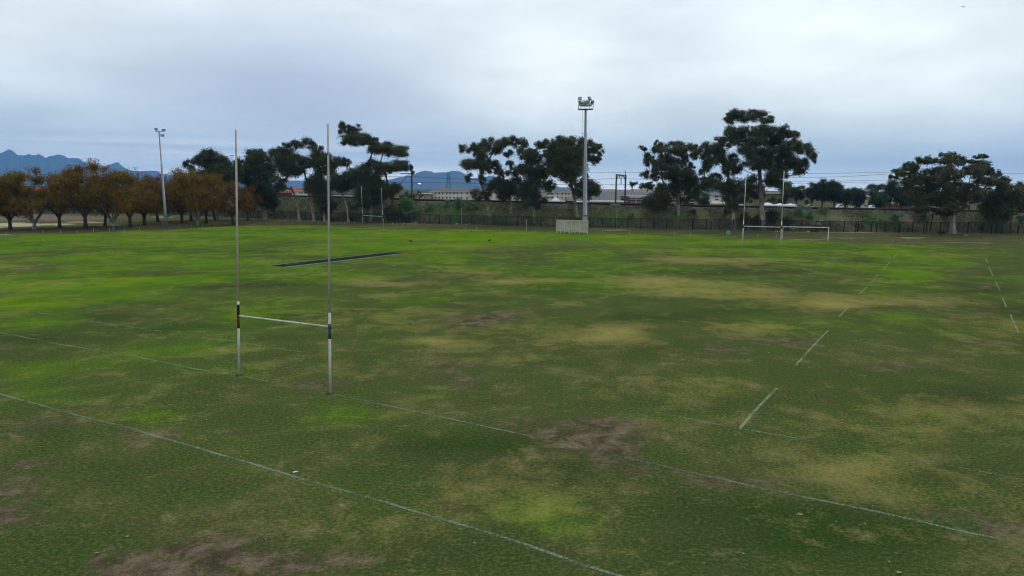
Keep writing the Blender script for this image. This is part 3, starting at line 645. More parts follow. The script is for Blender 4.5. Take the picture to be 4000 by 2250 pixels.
# leaning floodlight among the autumn trees
fb = G(650, 892); Yf = fb[1]; ft = A(621, 512, Yf)
fl = thing('floodlight_mast', fb, 'slim leaning floodlight pole with three lamps in front of the autumn trees', 'floodlight')
f = lambda z: fb + (ft - fb) * (z / ft[2])
MB().tube([f(0), f(7), f(7.01), f(13.5), f(13.51), f(ft[2])], [.30, .26, .22, .20, .15, .12], 10).build('pole', GALV, fl, True)
pf = lambda x, y, dy=0: A(x, y, Yf + dy)
MB().tube([pf(608, 513.5), pf(634, 514.5)], .07, 6).build('cross_arm', GALVD, fl)
for x, y, yaw, pit, a in ((610.5, 503.5, 0, .35, (608, 514)), (639, 507, .5, .45, (631, 515)), (634.5, 528, .3, .3, (623, 520))):
    lamp(pf(x, y, -.3), yaw, pit, .62, .46, fl); 
    MB().tube([pf(*a), pf(x, y + 4, -.1)], .04, 5).build('lamp_arm', GALVD, fl)
MB().box(pf(639, 875, -.35), (.45, .3, .65)).build('control_box', GALVD, fl)

# ------------------------------------------------------------------ dugout
dl, dr = G(2173.5, 911), G(2296, 915.5); Yd = (dl[1] + dr[1]) / 2
dg = thing('dugout', (dl + dr) / 2, 'weathered white mesh dugout shelter with rust stains at the field edge', 'dugout')
CREAM = simple('cream_paint', (0.66, 0.66, 0.50), (0.54, 0.52, 0.38), 3, .7)
def panel_mat():
    t = NT('stained_sheet'); pos = t.n('ShaderNodeNewGeometry').outputs['Position']
    a = t.noise(.7, 6, .7, vec=pos); b = t.noise(2.3, 7, .75, vec=pos); s = t.noise(.45, 3, .5, vec=pos)
    c = t.mix(t.step(b, .4, .6), (0.46, 0.45, 0.40), (0.38, 0.37, 0.33))
    c = t.mix(t.step(s, .46, .62, 0, .8), c, (0.42, 0.32, 0.18)); c = t.mix(t.step(a, .60, .66, 0, .85), c, (0.16, 0.11, 0.05))
    tr = t.n('ShaderNodeBsdfTransparent'); mx = t.n('ShaderNodeMixShader'); mx.inputs[0].default_value = .88; t.l(tr.outputs[0], mx.inputs[1]); t.l(t.bsdf(c, .9, spec=.1), mx.inputs[2])
    return t.end(mx.outputs[0])
dx = (dr - dl); dx /= np.linalg.norm(dx); dn = np.array([-dx[1], dx[0], 0]); LW = np.linalg.norm(dr - dl); zt = A(2175, 859.5, dl[1])[2]
fd = lambda s, z, d=0: dl + dx * s * LW + dn * d + np.array([0, 0, z])
MB().add([fd(.01, .42, .05), fd(.99, .32, .05), fd(.99, zt - .06, .05), fd(.01, zt - .06, .05), fd(.01, .42, .09), fd(.99, .32, .09), fd(.99, zt - .06, .09), fd(.01, zt - .06, .09)],
         [(0, 1, 2, 3), (5, 4, 7, 6), (0, 4, 5, 1), (1, 5, 6, 2), (2, 6, 7, 3), (3, 7, 4, 0)]).build('back_panel', panel_mat(), dg)
RFM = simple('faded_roof_sheet', (0.30, 0.31, 0.30))
MB().add([fd(0, zt, 0), fd(1, zt, 0), fd(1, zt - .35, 1.5), fd(0, zt - .35, 1.5), fd(0, zt + .03, 0), fd(1, zt + .03, 0), fd(1, zt - .32, 1.5), fd(0, zt - .32, 1.5)],
         [(3, 2, 1, 0), (4, 5, 6, 7), (0, 1, 5, 4), (1, 2, 6, 5), (2, 3, 7, 6), (3, 0, 4, 7)]).build('roof', RFM, dg)
for s, z in ((0, zt), (.25, zt), (.49, zt), (.74, zt), (1, zt)):
    MB().tube([fd(s, 0), fd(s, z)], .05 if s in (0, 1) else .035, 6).build('frame_post', CREAM, dg)
MB().tube([fd(-.005, zt), fd(1.005, zt)], .055, 6).build('top_rail', CREAM, dg)
bn = MB(); bn.box(fd(.5, .95, -.12), (LW * .5, .05, .06), math.atan2(dx[1], dx[0])); bn.box(fd(.62, .45, -.12), (LW * .26, .05, .05), math.atan2(dx[1], dx[0]))
bn.build('bench', CREAM, dg)
for s in (.14, .42, .60):
    MB().tube([fd(s, 0, -.14), fd(s, .85, -.14)], .05 if s != .42 else .08, 6).build('bench_leg', CREAM, dg)

# ------------------------------------------------------------------ grey cabinet, stakes, poles
cb = G(2845.5, 926.5)
ct = thing('bin', cb, 'narrow grey metal litter bin standing in the grass left of the far white goal', 'bin')
hb = A(2845, 898, cb[1])[2]
CABM = simple('grey_bin_metal', (0.22, 0.27, 0.28), (0.15, 0.19, 0.20), 4, .6)
MB().box(cb + np.array([0, .1, hb * .62]), (.56, .42, hb * .42)).build('bin_body', CABM, ct)
MB().box(cb + np.array([0, .1, hb * .2]), (.50, .38, hb * .36)).build('pedestal', simple('pale_pedestal', (0.17, 0.20, 0.14)), ct)
fr = MB()
for sx in (-.30, .30): fr.tube([cb + np.array([sx, .33, 0]), cb + np.array([sx, .33, hb if sx < 0 else hb * .9])], .03, 6)
fr.tube([cb + np.array([-.3, -.12, hb * .87]), cb + np.array([.3, -.12, hb * .87])], .035, 6)
fr.build('frame', simple('pale_frame', (0.34, 0.40, 0.36)), ct)
STK = simple('stake_wood', (0.36, 0.36, 0.28), (0.25, 0.24, 0.18), 4, .9)
stakes = [(24,916,8),(168,909,10),(238,909,12),(302,908,8),(365,905,14),(427,904,14),(487,901,8),(545,898,11),(699,887,9),(747,886,8),(792,887,10),(837,883,9),(881,878,8),
 (1116,869,8),(1175,866,5),(1244,872,9),(1276,872,8),(1347,876,11),(1384,873,8),(1533,878,9),(1573,881,9),(1819,898,11),(1860,898,13),(1952,901,13),(2092,908,15),(2351,917,16),
 (2460.5,916,17),(2520,915,14),(2635,920,15),(2697,920,12),(2959.5,930,17),(3031.5,930,15),(3326,942,15),(3487,948,14)]
LANE = {i: s for i, s in enumerate(('at the left photo edge','left of the second autumn trunk','between second and third autumn trunks'))}
st0 = None
for i, (x, y, h) in enumerate(stakes):
    b = G(x, y); z = A(x, y - h, b[1])[2]; rg = random.Random(i)
    lean = (.22 if i == 25 else rg.uniform(-.03, .03)) * z
    o = thing('stake', b, 'thin pale wooden boundary stake standing upright at the far edge of the field', 'stake', 'boundary stakes round the far edge of the field')
    if i == 25: o['label'] = 'leaning pale boundary stake just right of the dugout'; del o['group']
    bpy.data.objects.remove(o)
    m = MB().tube([(0, 0, -.05), (lean, 0, z)], .045, 6)
    if i != 25 and st0 is not None and False: pass
    o = m.build('stake', STK); o.location = tuple(b)
    tag(o, 'leaning pale boundary stake just right of the dugout' if i == 25 else 'thin pale boundary stake standing along the far edge of the field', 'stake', None if i == 25 else 'boundary stakes round the far edge of the field')
for (x, y0, y1, r, lab) in ((1803, 878, 806, .06, 'thin pale pole by the fence in front of the large green shrub'), (2056, 906, 855, .05, 'thin pale pole in the grass left of the dugout'),
                            (2043, 883, 790, .07, 'dark slim pole at the fence between two gum trunks'), (2408, 890, 812, .055, 'thin pole at the fence below the railway portal'),
                            (1265, 861, 758, .16, 'dark wooden pole at the fence right of a gum trunk')):
    b = G(x, y0); z = A(x, y1, b[1])[2]
    o = MB().tube([(0, 0, 0), (0, 0, z)], [r, r * .8], 8).build('pole', GALVD if 'dark' in lab else STK); o.location = tuple(b); tag(o, lab, 'pole')
b = on_slope(3634, 904); t = A(3648, 805, b[1])
o = MB().tube([(0, 0, 0), t - b], [.13, .1], 8).build('leaning_pole', simple('tarred_wood', (0.012, 0.011, 0.010))); o.location = tuple(b); tag(o, 'dark leaning timber pole behind the fence left of the broad right-hand gum tree', 'pole')
# planter by the pole, stone blocks, rubble
ROCK = simple('pale_rubble', (0.30, 0.27, 0.24), (0.15, 0.13, 0.12), 2.5, .95, bump=.5); ROCKD = simple('dull_rock', (0.16, 0.14, 0.12), (0.09, 0.08, 0.07), 2, .95, bump=.5)
rocks = [(1580,873,7,2.5),(1592,875,6,2.5),(1601,874,7,3),(1616,873,8,4),(1629,873,8,3.5),(1655,868,9,7),(1668,866,10,9),(1684,869,11,7),(1699,868,9,8),(1738,870,6,6),(1785,876,8,4),(1799,874,6,5),(1822,877,7,3),(1836,875,7,5),(1858,858,5,2),
 (2354,886,6,9),(3037,905,10,3),(3098,898,8,8),(3158,906,6,5),(3193,880,14,9),(3206,864,8,4),(3775,920,9,4),(3840,903,5,3),(1255,846,6,4),(1060,838,7,5),(1094,833,6,5),(1115,844,5,4),(1185,836,6,2.5),(1240,848,5,4),(1700,850,5,10)]
for i, (x, y, rx, ry) in enumerate(rocks):
    b = on_slope(x, y + ry * .5) if y < 862 or 3180 < x < 3210 else G(x, y + ry * .4)
    k = b[1] / F
    o = MB().blob((0, 0, ry * k * .45), (rx * k, rx * k * .8, ry * k * .75), i + 3).build('rock', ROCK if i < 24 else ROCKD); o.location = tuple(b)
    if i < 15: tag(o, 'broken pale stone in the rubble strip along the foot of the fence', 'rock', 'rubble stones at the fence foot')
    elif i == 15: tag(o, 'upright whitish stone by the fence right of the floodlight mast', 'rock')
    elif i == 19: tag(o, 'large grey boulder on the slope right of the far white goal', 'rock')
    elif i == 21: tag(o, 'flat grey stone in the grass right of the broad right-hand gum', 'rock')
    else: tag(o, 'scattered stone on the grass or slope near the fence', 'rock', 'scattered stones by the fence')

# ------------------------------------------------------------------ fence
WIRE = NT('dark_mesh_fence')
def _w():
    t = WIRE; tr = t.n('ShaderNodeBsdfTransparent'); mx = t.n('ShaderNodeMixShader'); mx.inputs[0].default_value = .42
    t.l(tr.outputs[0], mx.inputs[1]); t.l(t.bsdf((0.010, 0.014, 0.012), .7), mx.inputs[2]); return t.end(mx.outputs[0])
WIREM = _w(); FPM = simple('black_fence_paint', (0.008, 0.009, 0.009), (0.014, 0.015, 0.014), 3, .6)
fpts = []
Lx = FL[2:]; 
seglen = np.concatenate([[0], np.cumsum(np.linalg.norm(np.diff(FL[:, :2], axis=0), axis=1))])
def fpt(s): return np.array([np.interp(s, seglen, FL[:, 0]), np.interp(s, seglen, FL[:, 1]), 0])
s0 = np.interp(G(74, 838)[0], FL[:, 0], seglen); s1_ = np.interp(G(4060, 914)[0], FL[:, 0], seglen)
fn = thing('fence', fpt((s0 + s1_) / 2), 'long black steel mesh security fence along the foot of the railway embankment', 'fence')
nP = 98; ss = np.linspace(s0, s1_, nP)
mp = MB()
for a, b in zip(ss, ss[1:]):
    p, q = fpt(a), fpt(b); mp.quad(p + (0, 0, .05), q + (0, 0, .05), q + (0, 0, 2.3), p + (0, 0, 2.3))
mp.build('wire_mesh', WIREM, fn)
MB().tube([fpt(s) + np.array([0, 0, 2.32]) for s in ss], .03, 4).build('top_rail', FPM, fn)
for s in ss:
    p = fpt(s); MB().box(p + (0, .05, 1.22), (.15, .12, 2.5)).build('post', FPM, fn)
# shorter posts of the old inner fence, right side
for x in (2556, 2704, 2777, 3342, 3423, 3513, 3607, 3871, 3912, 3975):
    b = G(x, np.interp(x, [p[0] for p in FENCE_PX], [p[1] for p in FENCE_PX]) + 1.5)
    o = MB().box((0, 0, 1.0), (.16, .16, 2.0)).build('fence_stub', FPM); o.location = tuple(b)
    tag(o, 'shorter black post standing just in front of the mesh fence', 'post', 'short black posts by the fence')

# ------------------------------------------------------------------ railway
TRK = simple('dark_sleepers', (0.020, 0.016, 0.015), (0.035, 0.028, 0.025), 3, .9); RAILM = simple('rusty_rail', (0.040, 0.022, 0.018), (0.025, 0.016, 0.014), 3, .6, .3)
def rpt(s, off=0.0, dz=0.0):
    x = np.interp(s, [0, 1], [RL[0, 0] + 3, RL[-1, 0] - 3]); return np.array([x, float(toe(x)) + 15 + off, float(etop(x)) + dz])
for off, lab in ((0.0, 'near railway track running along the top of the embankment'), (5.0, 'second railway track just behind the near one on the embankment')):
    rp = rpt(.5, off); rt = thing('railway_track', rp, lab, 'railway track', 'tracks on the embankment'); del rt['group']
    SS = np.linspace(0, 1, 120)
    mb = MB()
    for a, b in zip(SS, SS[1:]):
        p, q = rpt(a, off), rpt(b, off)
        mb.add([p + (0, -1.25, 0), q + (0, -1.25, 0), q + (0, -1.1, .22), p + (0, -1.1, .22), p + (0, 1.2, .22), q + (0, 1.2, .22)], [(0, 1, 2, 3), (3, 2, 5, 4)])
    mb.build('sleeper_bed', TRK, rt)
    for ro in (-.75, .75): MB().tube([rpt(s, off + ro, .34) for s in SS], .12, 4).build('rail', RAILM, rt)
STEEL = simple('mast_steel', (0.075, 0.078, 0.08), (0.12, 0.09, 0.07), .8, .7)
# portal over the tracks
pA = A(2406.5, 798, RL[9, 1] - 2.2); 
xg = pA[0]; y0 = float(toe(xg)) + 12.8
pt = thing('railway_portal', (xg, y0, float(etop(xg))), 'steel railway portal frame carrying overhead wires above the brick building', 'railway portal')
ya, yb = y0, y0 + 8
pl0, pl1 = A(2404, 800, ya), A(2408.5, 680, ya); pr0, pr1 = A(2441, 795, yb), A(2444, 683, yb)
MB().tube([pl0, pl1], .22, 6).build('portal_leg', STEEL, pt); MB().tube([pr0 - (0, 0, 1), pr1], .24, 6).build('portal_leg', STEEL, pt)
MB().tube([A(2407, 682, ya), A(2444, 686, yb)], .17, 6).build('portal_beam', STEEL, pt)
MB().tube([A(2409, 704, ya), A(2416, 684, ya + 1.5)], .08, 5).build('brace', STEEL, pt); MB().tube([A(2442, 704, yb), A(2436, 685, yb - 1.5)], .08, 5).build('brace', STEEL, pt)
MB().tube([A(2426, 684, ya + 4), A(2426, 720, ya + 4)], .11, 5).build('dropper', STEEL, pt)
MB().tube([A(2444, 683, yb), A(2442, 666, yb)], .1, 5).build('insulator_mast', STEEL, pt)
for x in (2419, 2434): MB().tube([A(x, 685, ya + 3), A(x, 694, ya + 3)], .14, 6).build('insulator', STEEL, pt)
MB().box(pl0 + (0, 0, -.3), (2.3, 1.2, 1.1)).build('footing', CONC, pt)
# left mast
ml = A(1609, 778, 1); xm = 0
Ym = float(toe(A(1609, 778, 195)[0])) + 13
mk = thing('railway_mast', A(1609, 778, Ym), 'steel railway mast with a cantilever arm and cable coil left of the long building', 'railway mast')
MB().tube([A(1609, 782, Ym), A(1608.5, 676, Ym)], .24, 6).build('mast', STEEL, mk)
MB().tube([A(1563, 677, Ym + 2), A(1609, 679, Ym)], .11, 5).build('cantilever_arm', STEEL, mk); MB().tube([A(1596, 682, Ym + .5), A(1608, 699, Ym)], .09, 5).build('brace', STEEL, mk)
MB().tube([A(1613 + 5 * math.cos(t), 717 + 6.5 * math.sin(t), Ym - .2) for t in np.linspace(0, 6.28, 14)], .06, 5).build('cable_coil', STEEL, mk)
# mast behind the left trees with bracket
for (x, yb_, yt_, arm, lab) in ((539, 760, 669, (572, 671), 'slim railway mast with side arm above the autumn trees'), (632, 790, 668, (591, 671), 'railway mast with bracket arm just behind the leaning floodlight pole'),):
    Yq = float(toe(A(x, 760, 220)[0])) + 13
    q = thing('railway_mast', A(x, yb_, Yq), lab, 'railway mast')
    MB().tube([A(x, yb_ + 10, Yq), A(x, yt_, Yq)], .2, 6).build('mast', STEEL, q); MB().tube([A(x, yt_ + 3, Yq), A(*arm, Yq)], .1, 5).build('cantilever_arm', STEEL, q)
    MB().tube([A(x, yt_ + 22, Yq), A((x + arm[0]) / 2, yt_ + 3, Yq)], .08, 5).build('brace', STEEL, q)
WIREB = simple('overhead_wire', (0.02, 0.022, 0.025))
wires = [([(1380,690),(1615,690),(1780,699),(2000,706),(2200,706),(2406,697),(2700,706)], .035, 'upper catenary wire between the railway masts'), ([(1380,711),(1615,712),(1850,716),(2200,721),(2406,721.5),(2700,722)], .035, 'contact wire strung along the railway below the catenary'),
         ([(2300,675),(2440,673),(2600,674)], .03, 'thin feeder wire above the railway portal'), ([(1850,730),(1620,690)], 0, ''),
         ([(3060,678),(3250,677),(3500,672)], .05, 'power line highest above the conifers'), ([(3060,695),(3300,690),(3500,678)], .05, 'second power line above the conifers'), ([(3060,708),(3300,707),(3520,702)], .05, 'third power line above the conifers'),
         ([(3060,716),(3300,714),(3500,716)], .05, 'lowest power line above the conifers'), ([(3860,678),(4020,679)], .05, 'upper power line at the right photo edge'), ([(3900,716),(4020,718)], .05, 'lower power line at the right photo edge'),
         ([(480,700),(560,698),(640,700)], .03, 'wire above the autumn trees behind the leaning floodlight')]
for p, r, lab in wires:
    if r == 0: continue
    Yw = 260 if p[0][0] > 3000 else None
    pts = []
    for (x, y) in p:
        yy = Yw or float(toe(A(x, y, 185)[0])) + 16
        pts.append(A(x, y, yy))
    o = MB().tube(pts, r, 4); o = o.build('overhead_wire', WIREB); tag(o, lab, 'wire')
# ------------------------------------------------------------------ pylon, street lights
LAT = simple('lattice_steel', (0.10, 0.12, 0.15))
def pylon(x, ytop, Y, hw, lab, ybase):
    b = A(x, ybase, Y); b[2] = 0; top = A(x, ytop, Y); H = top[2]; k = Y / F
    g = thing('pylon', b, lab, 'pylon'); mb = MB()
    f = lambda s, sx, sy: b + np.array([sx * hw * k * (1 - s) ** 1.2 + sx * 3.2 * k, sy * (hw * k * (1 - s) ** 1.2 + 3 * k), s * H])
    lv = np.linspace(0, 1, 9)
    for sx, sy in ((-1, -1), (1, -1), (1, 1), (-1, 1)): mb.tube([f(s, sx, sy) for s in lv], .20, 4)
    for a, c in zip(lv, lv[1:]):
        mb.tube([f(a, -1, -1), f(c, 1, -1)], .11, 4); mb.tube([f(a, 1, -1), f(c, -1, -1)], .11, 4); mb.tube([f(a, -1, -1), f(a, 1, -1)], .11, 4); mb.tube([f(a, 1, -1), f(c, 1, 1)], .10, 4)
    mb.build('lattice_tower', LAT, g)
    ar = MB()
    for s in (.99, .82, .68): ar.tube([b + (-7 * k, 0, s * H), b + (7 * k, 0, s * H)], .18, 4)
    ar.build('cross_arm', LAT, g)
pylon(1752, 675, 900, 7, 'tall grey lattice power pylon rising behind the long pale building', 736)
pylon(3506, 655, 800, 9, 'faint lattice pylon partly hidden by the broad right-hand gum tree', 735)
LITM = NT('lit_street_lamp'); _e = LITM.n('ShaderNodeEmission'); _e.inputs[0].default_value = (1, .97, .85, 1); _e.inputs[1].default_value = 3.0; LITM = LITM.end(_e.outputs[0])
for (x, yt, yb_, Y, lit, lab) in ((1572, 724, 780, 330, 0, 'slim street lamp left of the railway mast'), (1643, 719, 770, 380, 1, 'street lamp with its light on beside the railway mast'), (1835, 727, 760, 430, 0, 'small street lamp above the pale building roof'),
                                (3388, 742, 816, 250, 0, 'pale slim pole beside the bright green tree'), (2394, 724, 760, 500, 0, 'thin lamp pole above the brown roofs'), (2338, 745, 800, 300, 0, 'thin pale pole beside the dark shed roof')):
    b = A(x, yb_, Y); b[2] = 0; t = A(x, yt, Y); k = Y / F
    q = thing('street_lamp', b, lab, 'street lamp')
    MB().tube([b, t], [.13, .08], 6).build('pole', GALV, q)
    MB().tube([t, t + (-4 * k, 0, .25), ], .06, 5).build('arm', GALV, q)
    MB().box(t + (-4 * k, 0, .22), (.9, .35, .22)).build('lamp_head', LITM if lit else LAMPB, q)
for x, yt, yb_, lab in ((530, 656, 730, 'high mast lamp seen above the autumn trees left of the leaning floodlight'), (906, 608, 700, 'high mast lamp seen above the dark gum trees by the near goal post')):
    Y = 420; b = A(x, yb_, Y); b[2] = 0; t = A(x, yt, Y)
    q = thing('high_mast_lamp', b, lab, 'lamp mast'); MB().tube([b, t], [.3, .15], 6).build('pole', GALV, q); MB().box(t, (2.0, 1.2, .3)).build('lamp_ring', LAMPB, q)

# ------------------------------------------------------------------ buildings behind the railway
WIN = simple('window_glass', (0.018, 0.021, 0.026), (0.06, 0.07, 0.08), 2.5, .2, 0, .5)
CREAMW = simple('cream_render', (0.62, 0.58, 0.51), (0.56, 0.51, 0.45), .2, .9); PINKW = simple('pinkish_render', (0.36, 0.29, 0.25), (0.32, 0.26, 0.23), .2, .9)
TILE = simple('brown_grey_tiles', (0.125, 0.112, 0.105), (0.16, 0.13, 0.115), .3, .9); BRN = simple('brown_tiles', (0.19, 0.13, 0.10), (0.23, 0.17, 0.13), .3, .9)
REDR = simple('red_roof_sheet', (0.32, 0.06, 0.055), (0.26, 0.05, 0.05), .3, .8); SLATE = simple('slate_roof_sheet', (0.075, 0.082, 0.098), (0.058, 0.064, 0.078), .4, .6); DARKW = simple('dark_cladding', (0.018, 0.021, 0.026))
BRICK = simple('red_brick', (0.155, 0.050, 0.034), (0.11, 0.04, 0.032), .8, .9); TANB = simple('tan_brick', (0.22, 0.15, 0.10), (0.17, 0.115, 0.08), .7, .9)
WHT = simple('white_paint', (0.66, 0.67, 0.70), (0.58, 0.60, 0.63), .6, .8); YEL = simple('pale_yellow_paint', (0.46, 0.40, 0.20), (0.52, 0.47, 0.30), .6, .8); TRIM = simple('cream_trim', (0.48, 0.44, 0.36)); PEACH = simple('peach_roof', (0.52, 0.42, 0.30))
def bldg(x0, x1, ye, yr, Y, wall, roof, lab, cat='building', depth=14, hip=6, wins=(), ww=6, wh=7, over=.6, name='building', rtype='hip', frames=None):
    a, b = A(x0, ye, Y), A(x1, ye, Y); ze = (a[2] + b[2]) / 2; k = Y / F; zr = ze + (ye - yr) * k
    g = thing(name, ((a[0] + b[0]) / 2, Y, 0), lab, cat)
    cx = (a[0] + b[0]) / 2; w = b[0] - a[0]
    wl_ = MB().box((cx, Y + depth / 2, ze / 2 - .2), (w, depth, ze + .4)).build('wall', wall, g)
    if rtype == 'hip':
        h = hip * k; xa, xb = a[0] - over, b[0] + over; ya, yb = Y - over, Y + depth + over; ym = Y + depth / 2
        MB().add([(xa, ya, ze), (xb, ya, ze), (xb, yb, ze), (xa, yb, ze), (xa + h, ym, zr), (xb - h, ym, zr), (xa, ya, ze - .25), (xb, ya, ze - .25), (xb, yb, ze - .25), (xa, yb, ze - .25)],
                 [(0, 1, 5, 4), (1, 2, 5), (2, 3, 4, 5), (3, 0, 4), (6, 7, 1, 0), (7, 8, 2, 1), (8, 9, 3, 2), (9, 6, 0, 3), (9, 8, 7, 6)]).build('roof', roof, g)
        MB().box((cx, Y - over - .06, ze - .15), (w + 2 * over, .1, .34)).build('gutter', TRIM, g)
    elif rtype == 'flat':
        MB().box((cx, Y + depth / 2, ze + (zr - ze) / 2), (w + over * 2, depth + over * 2, max(.2, zr - ze))).build('roof', roof, g)
    for (x, y, *r) in wins:
        w_, h_ = (r + [ww, wh])[:2] if r else (ww, wh)
        c = A(x, y, Y); wd, ht = w_ * k, h_ * k
        fr_ = MB().box((c[0], Y - .03, c[2]), (wd + .25, .10, ht + .25)).build('window', frames or TRIM, g)
        MB().box((c[0], Y - .09, c[2]), (wd, .06, ht)).build('pane', WIN, fr_)
    return g
w1 = [(x, 754.8) for x in (1689,1702,1715.5,1729,1745,1758.6,1773,1787,1803,1824.6,1846,1870,1890)] + [(x, 772.2) for x in (1689,1702,1715.5,1729,1745,1758.6,1773,1787,1803,1824.6,1846,1870,1890)]
bldg(1681, 1945, 749, 737, 450, CREAMW, TILE, 'long two storey cream building with grey hipped roof in front of the blue mountain', hip=30, wins=w1, ww=5.4, wh=6.6)
bldg(1640, 1680, 757.5, 755, 444, PINKW, WHT, 'low pinkish annex with flat white roof at the left end of the long building', rtype='flat', depth=10, over=1.6, wins=[(1659, 771, 6, 5), (1669.5, 770, 3, 3)])
w2 = [(x, y) for y in (756.5, 771.5) for x in (1992,2010,2040,2060,2085,2105,2137,2143.5,2152.6,2159,2178.6,2196,2210,2222,2246)]
bldg(1975, 2262, 751.5, 739.5, 420, CREAMW, TILE, 'cream building with paired windows seen between the central gum trunks', hip=24, wins=w2, ww=4.6, wh=6.8)
# tent
def tent(x0, x1, yb_, yt, Y, lab, mat=WHT, peaks=1, group=None):
    k = Y / F; a, b = A(x0, yb_, Y), A(x1, yb_, Y); zt_ = a[2] + (yb_ - yt) * k; g = thing('canopy', ((a[0] + b[0]) / 2, Y, 0), lab, 'canopy'); 
    if group: g['group'] = group
    mb = MB(); w = (b[0] - a[0]) / peaks; ze = a[2] + (zt_ - a[2]) * .28
    for i in range(peaks):
        xa = a[0] + i * w; D = min(w, 8)
        mb.add([(xa, Y, ze), (xa + w, Y, ze), (xa + w, Y + D, ze), (xa, Y + D, ze), (xa + w / 2, Y + D / 2, zt_), (xa, Y, a[2] - .4), (xa + w, Y, a[2] - .4), (xa + w, Y + D, a[2] - .4), (xa, Y + D, a[2] - .4)],
               [(0, 1, 4), (1, 2, 4), (2, 3, 4), (3, 0, 4), (5, 6, 1, 0), (6, 7, 2, 1), (7, 8, 3, 2), (8, 5, 0, 3)])
    mb.build('canvas', mat, g)
    lg = MB()
    for i in range(peaks + 1): lg.tube([(a[0] + i * w, Y, 0), (a[0] + i * w, Y, ze)], .08, 4)
    lg.build('legs_frame', GALV, g)
tent(2154, 2190, 790, 769, 300, 'white peaked marquee tent in front of the cream building')
# sheds
bldg(2330, 2640, 764, 750, 330, DARKW, SLATE, 'long shed with curved slate grey roof behind the railway portal', hip=3, depth=20)
bldg(2222, 2444, 782.5, 767, 280, DARKW, SLATE, 'dark walled shed with grey pitched roof right of the floodlight mast', hip=16, depth=18)
bldg(2444, 2466, 777, 768, 274, DARKW, DARKW, 'small dark gabled building left of the brick building', hip=10, depth=12)
bldg(2345, 2420, 749, 739.5, 420, BRN, BRN, 'brown tiled roof left of the portal behind the grey shed', hip=12)
bldg(2428, 2470, 750, 741, 425, BRN, BRN, 'small brown tiled roof just right of the portal', hip=14)
bldg(2462, 2580, 749.5, 739.5, 410, BRN, BRN, 'wide brown tiled roof behind the sign building', hip=12)
wb = [(2466 + i * 6.8, 774.8, 5, 4.0) for i in range(0, 34)] + [(2470 + i * 6.8, 793.5, 5, 6.0) for i in range(30)]
bb = bldg(2463, 2712, 768.5, 767, 262, BRICK, TRIM, 'two storey red brick building with window bands and a white sign', rtype='flat', wins=wb, depth=16, over=.4, frames=TRIM)
k = 262 / F
for yy in (778.5, 788.5): 
    c0, c1 = A(2463, yy, 261.8), A(2712, yy, 261.8); MB().box(((c0[0] + c1[0]) / 2, 261.84, c0[2] - .05), (c1[0] - c0[0], .3, .16 if yy < 780 else .3)).build('band_course', TRIM, bb)
c0 = A(2484, 783, 261.5); MB().box((c0[0], 261.6, A(2484, 783, 261.5)[2]), (.28, .5, 3.2)).build('pilaster', TRIM, bb)
# sign
sc0 = A(2482.5, 767, 260.8)
sgn = thing('sign_board', sc0, 'long white sign board with faint blue lettering on the brick building', 'sign')
SIGNM = simple('sign_white', (0.56, 0.62, 0.70), (0.52, 0.58, 0.67), .8, .6)
MB().box(sc0, (45 * k, .15, 9.6 * k)).build('board', SIGNM, sgn)
BLUEL = simple('faded_blue_lettering', (0.16, 0.25, 0.42))
MB().box(sc0 + (0, -.09, -1.5 * k), (41 * k, .02, .06)).build('underline', BLUEL, sgn)
rg = random.Random(4); lt = MB()
for wx, n in ((-18, 3), (-11, 3), (-4, 6), (8, 5)):
    for i in range(n): 
        cx = sc0[0] + (wx + i * 1.9) * k; hgt = rg.choice((.20, .28, .24))
        lt.box((cx - .04, sc0[1] - .09, sc0[2] + .05), (.03, .02, hgt)); lt.box((cx + .04, sc0[1] - .09, sc0[2] + .05), (.03, .02, hgt * .7)); lt.box((cx, sc0[1] - .09, sc0[2] + .05 + rg.choice((-.08, 0, .08))), (.08, .02, .03))
lt.build('lettering', BLUEL, sgn)
bldg(2312, 2440, 789, 785.5, 240, YEL, WHT, 'low yellow building with white roof beside the railway line', rtype='flat', depth=8)
bldg(2255, 2310, 792, 787, 245, WHT, WHT, 'low white building between the mast and the yellow building', rtype='flat', depth=8)
bldg(2170, 2225, 793, 790, 250, WHT, WHT, 'low white wall with flat top below the marquee tent', rtype='flat', depth=3, name='low_building')
bldg(1118, 1156, 745, 732, 340, CREAMW, REDR, 'house with a red roof glimpsed between the left gum trunks', hip=8, wins=[(1105 + i * 9, 750, 5, 4) for i in range(2, 6)])
bldg(1084, 1124, 755, 752, 300, simple('maroon_wall', (0.14, 0.05, 0.04)), REDR, 'low building with maroon wall below the red roofed house', rtype='flat', depth=6)
bldg(1160, 1232, 748, 744, 330, CREAMW, TRIM, 'low cream building behind the left gum trees', rtype='flat', wins=[(1170 + i * 10, 753, 5, 4) for i in range(6)])
bldg(1290, 1400, 760, 756, 300, WHT, SLATE, 'low white building with grey roof behind the left gum trees', rtype='flat', depth=8)
bldg(1405, 1500, 757, 752, 330, PINKW, SLATE, 'low pinkish building behind the leaning gum tree', rtype='flat', depth=8)
bldg(2782, 2822, 760, 752, 250, WHT, SLATE, 'white two storey house with dark balcony behind the right gum trees', hip=6, wins=[(2795, 768, 5, 6), (2803, 768, 5, 6), (2800, 780, 12, 4)], depth=9)
bldg(2790, 2850, 795, 785, 232, WHT, PEACH, 'low white building with peach coloured roof behind the right gum trees', hip=8, depth=7)
tent(2872, 2905, 803, 793, 215, 'white canopy left of the tallest gum trunk'); tent(2982, 3030, 804, 791, 215, 'white canopy just right of the tallest gum trunk'); tent(3034, 3116, 804, 794, 212, 'long low white canopy behind the far right goal post', peaks=2)
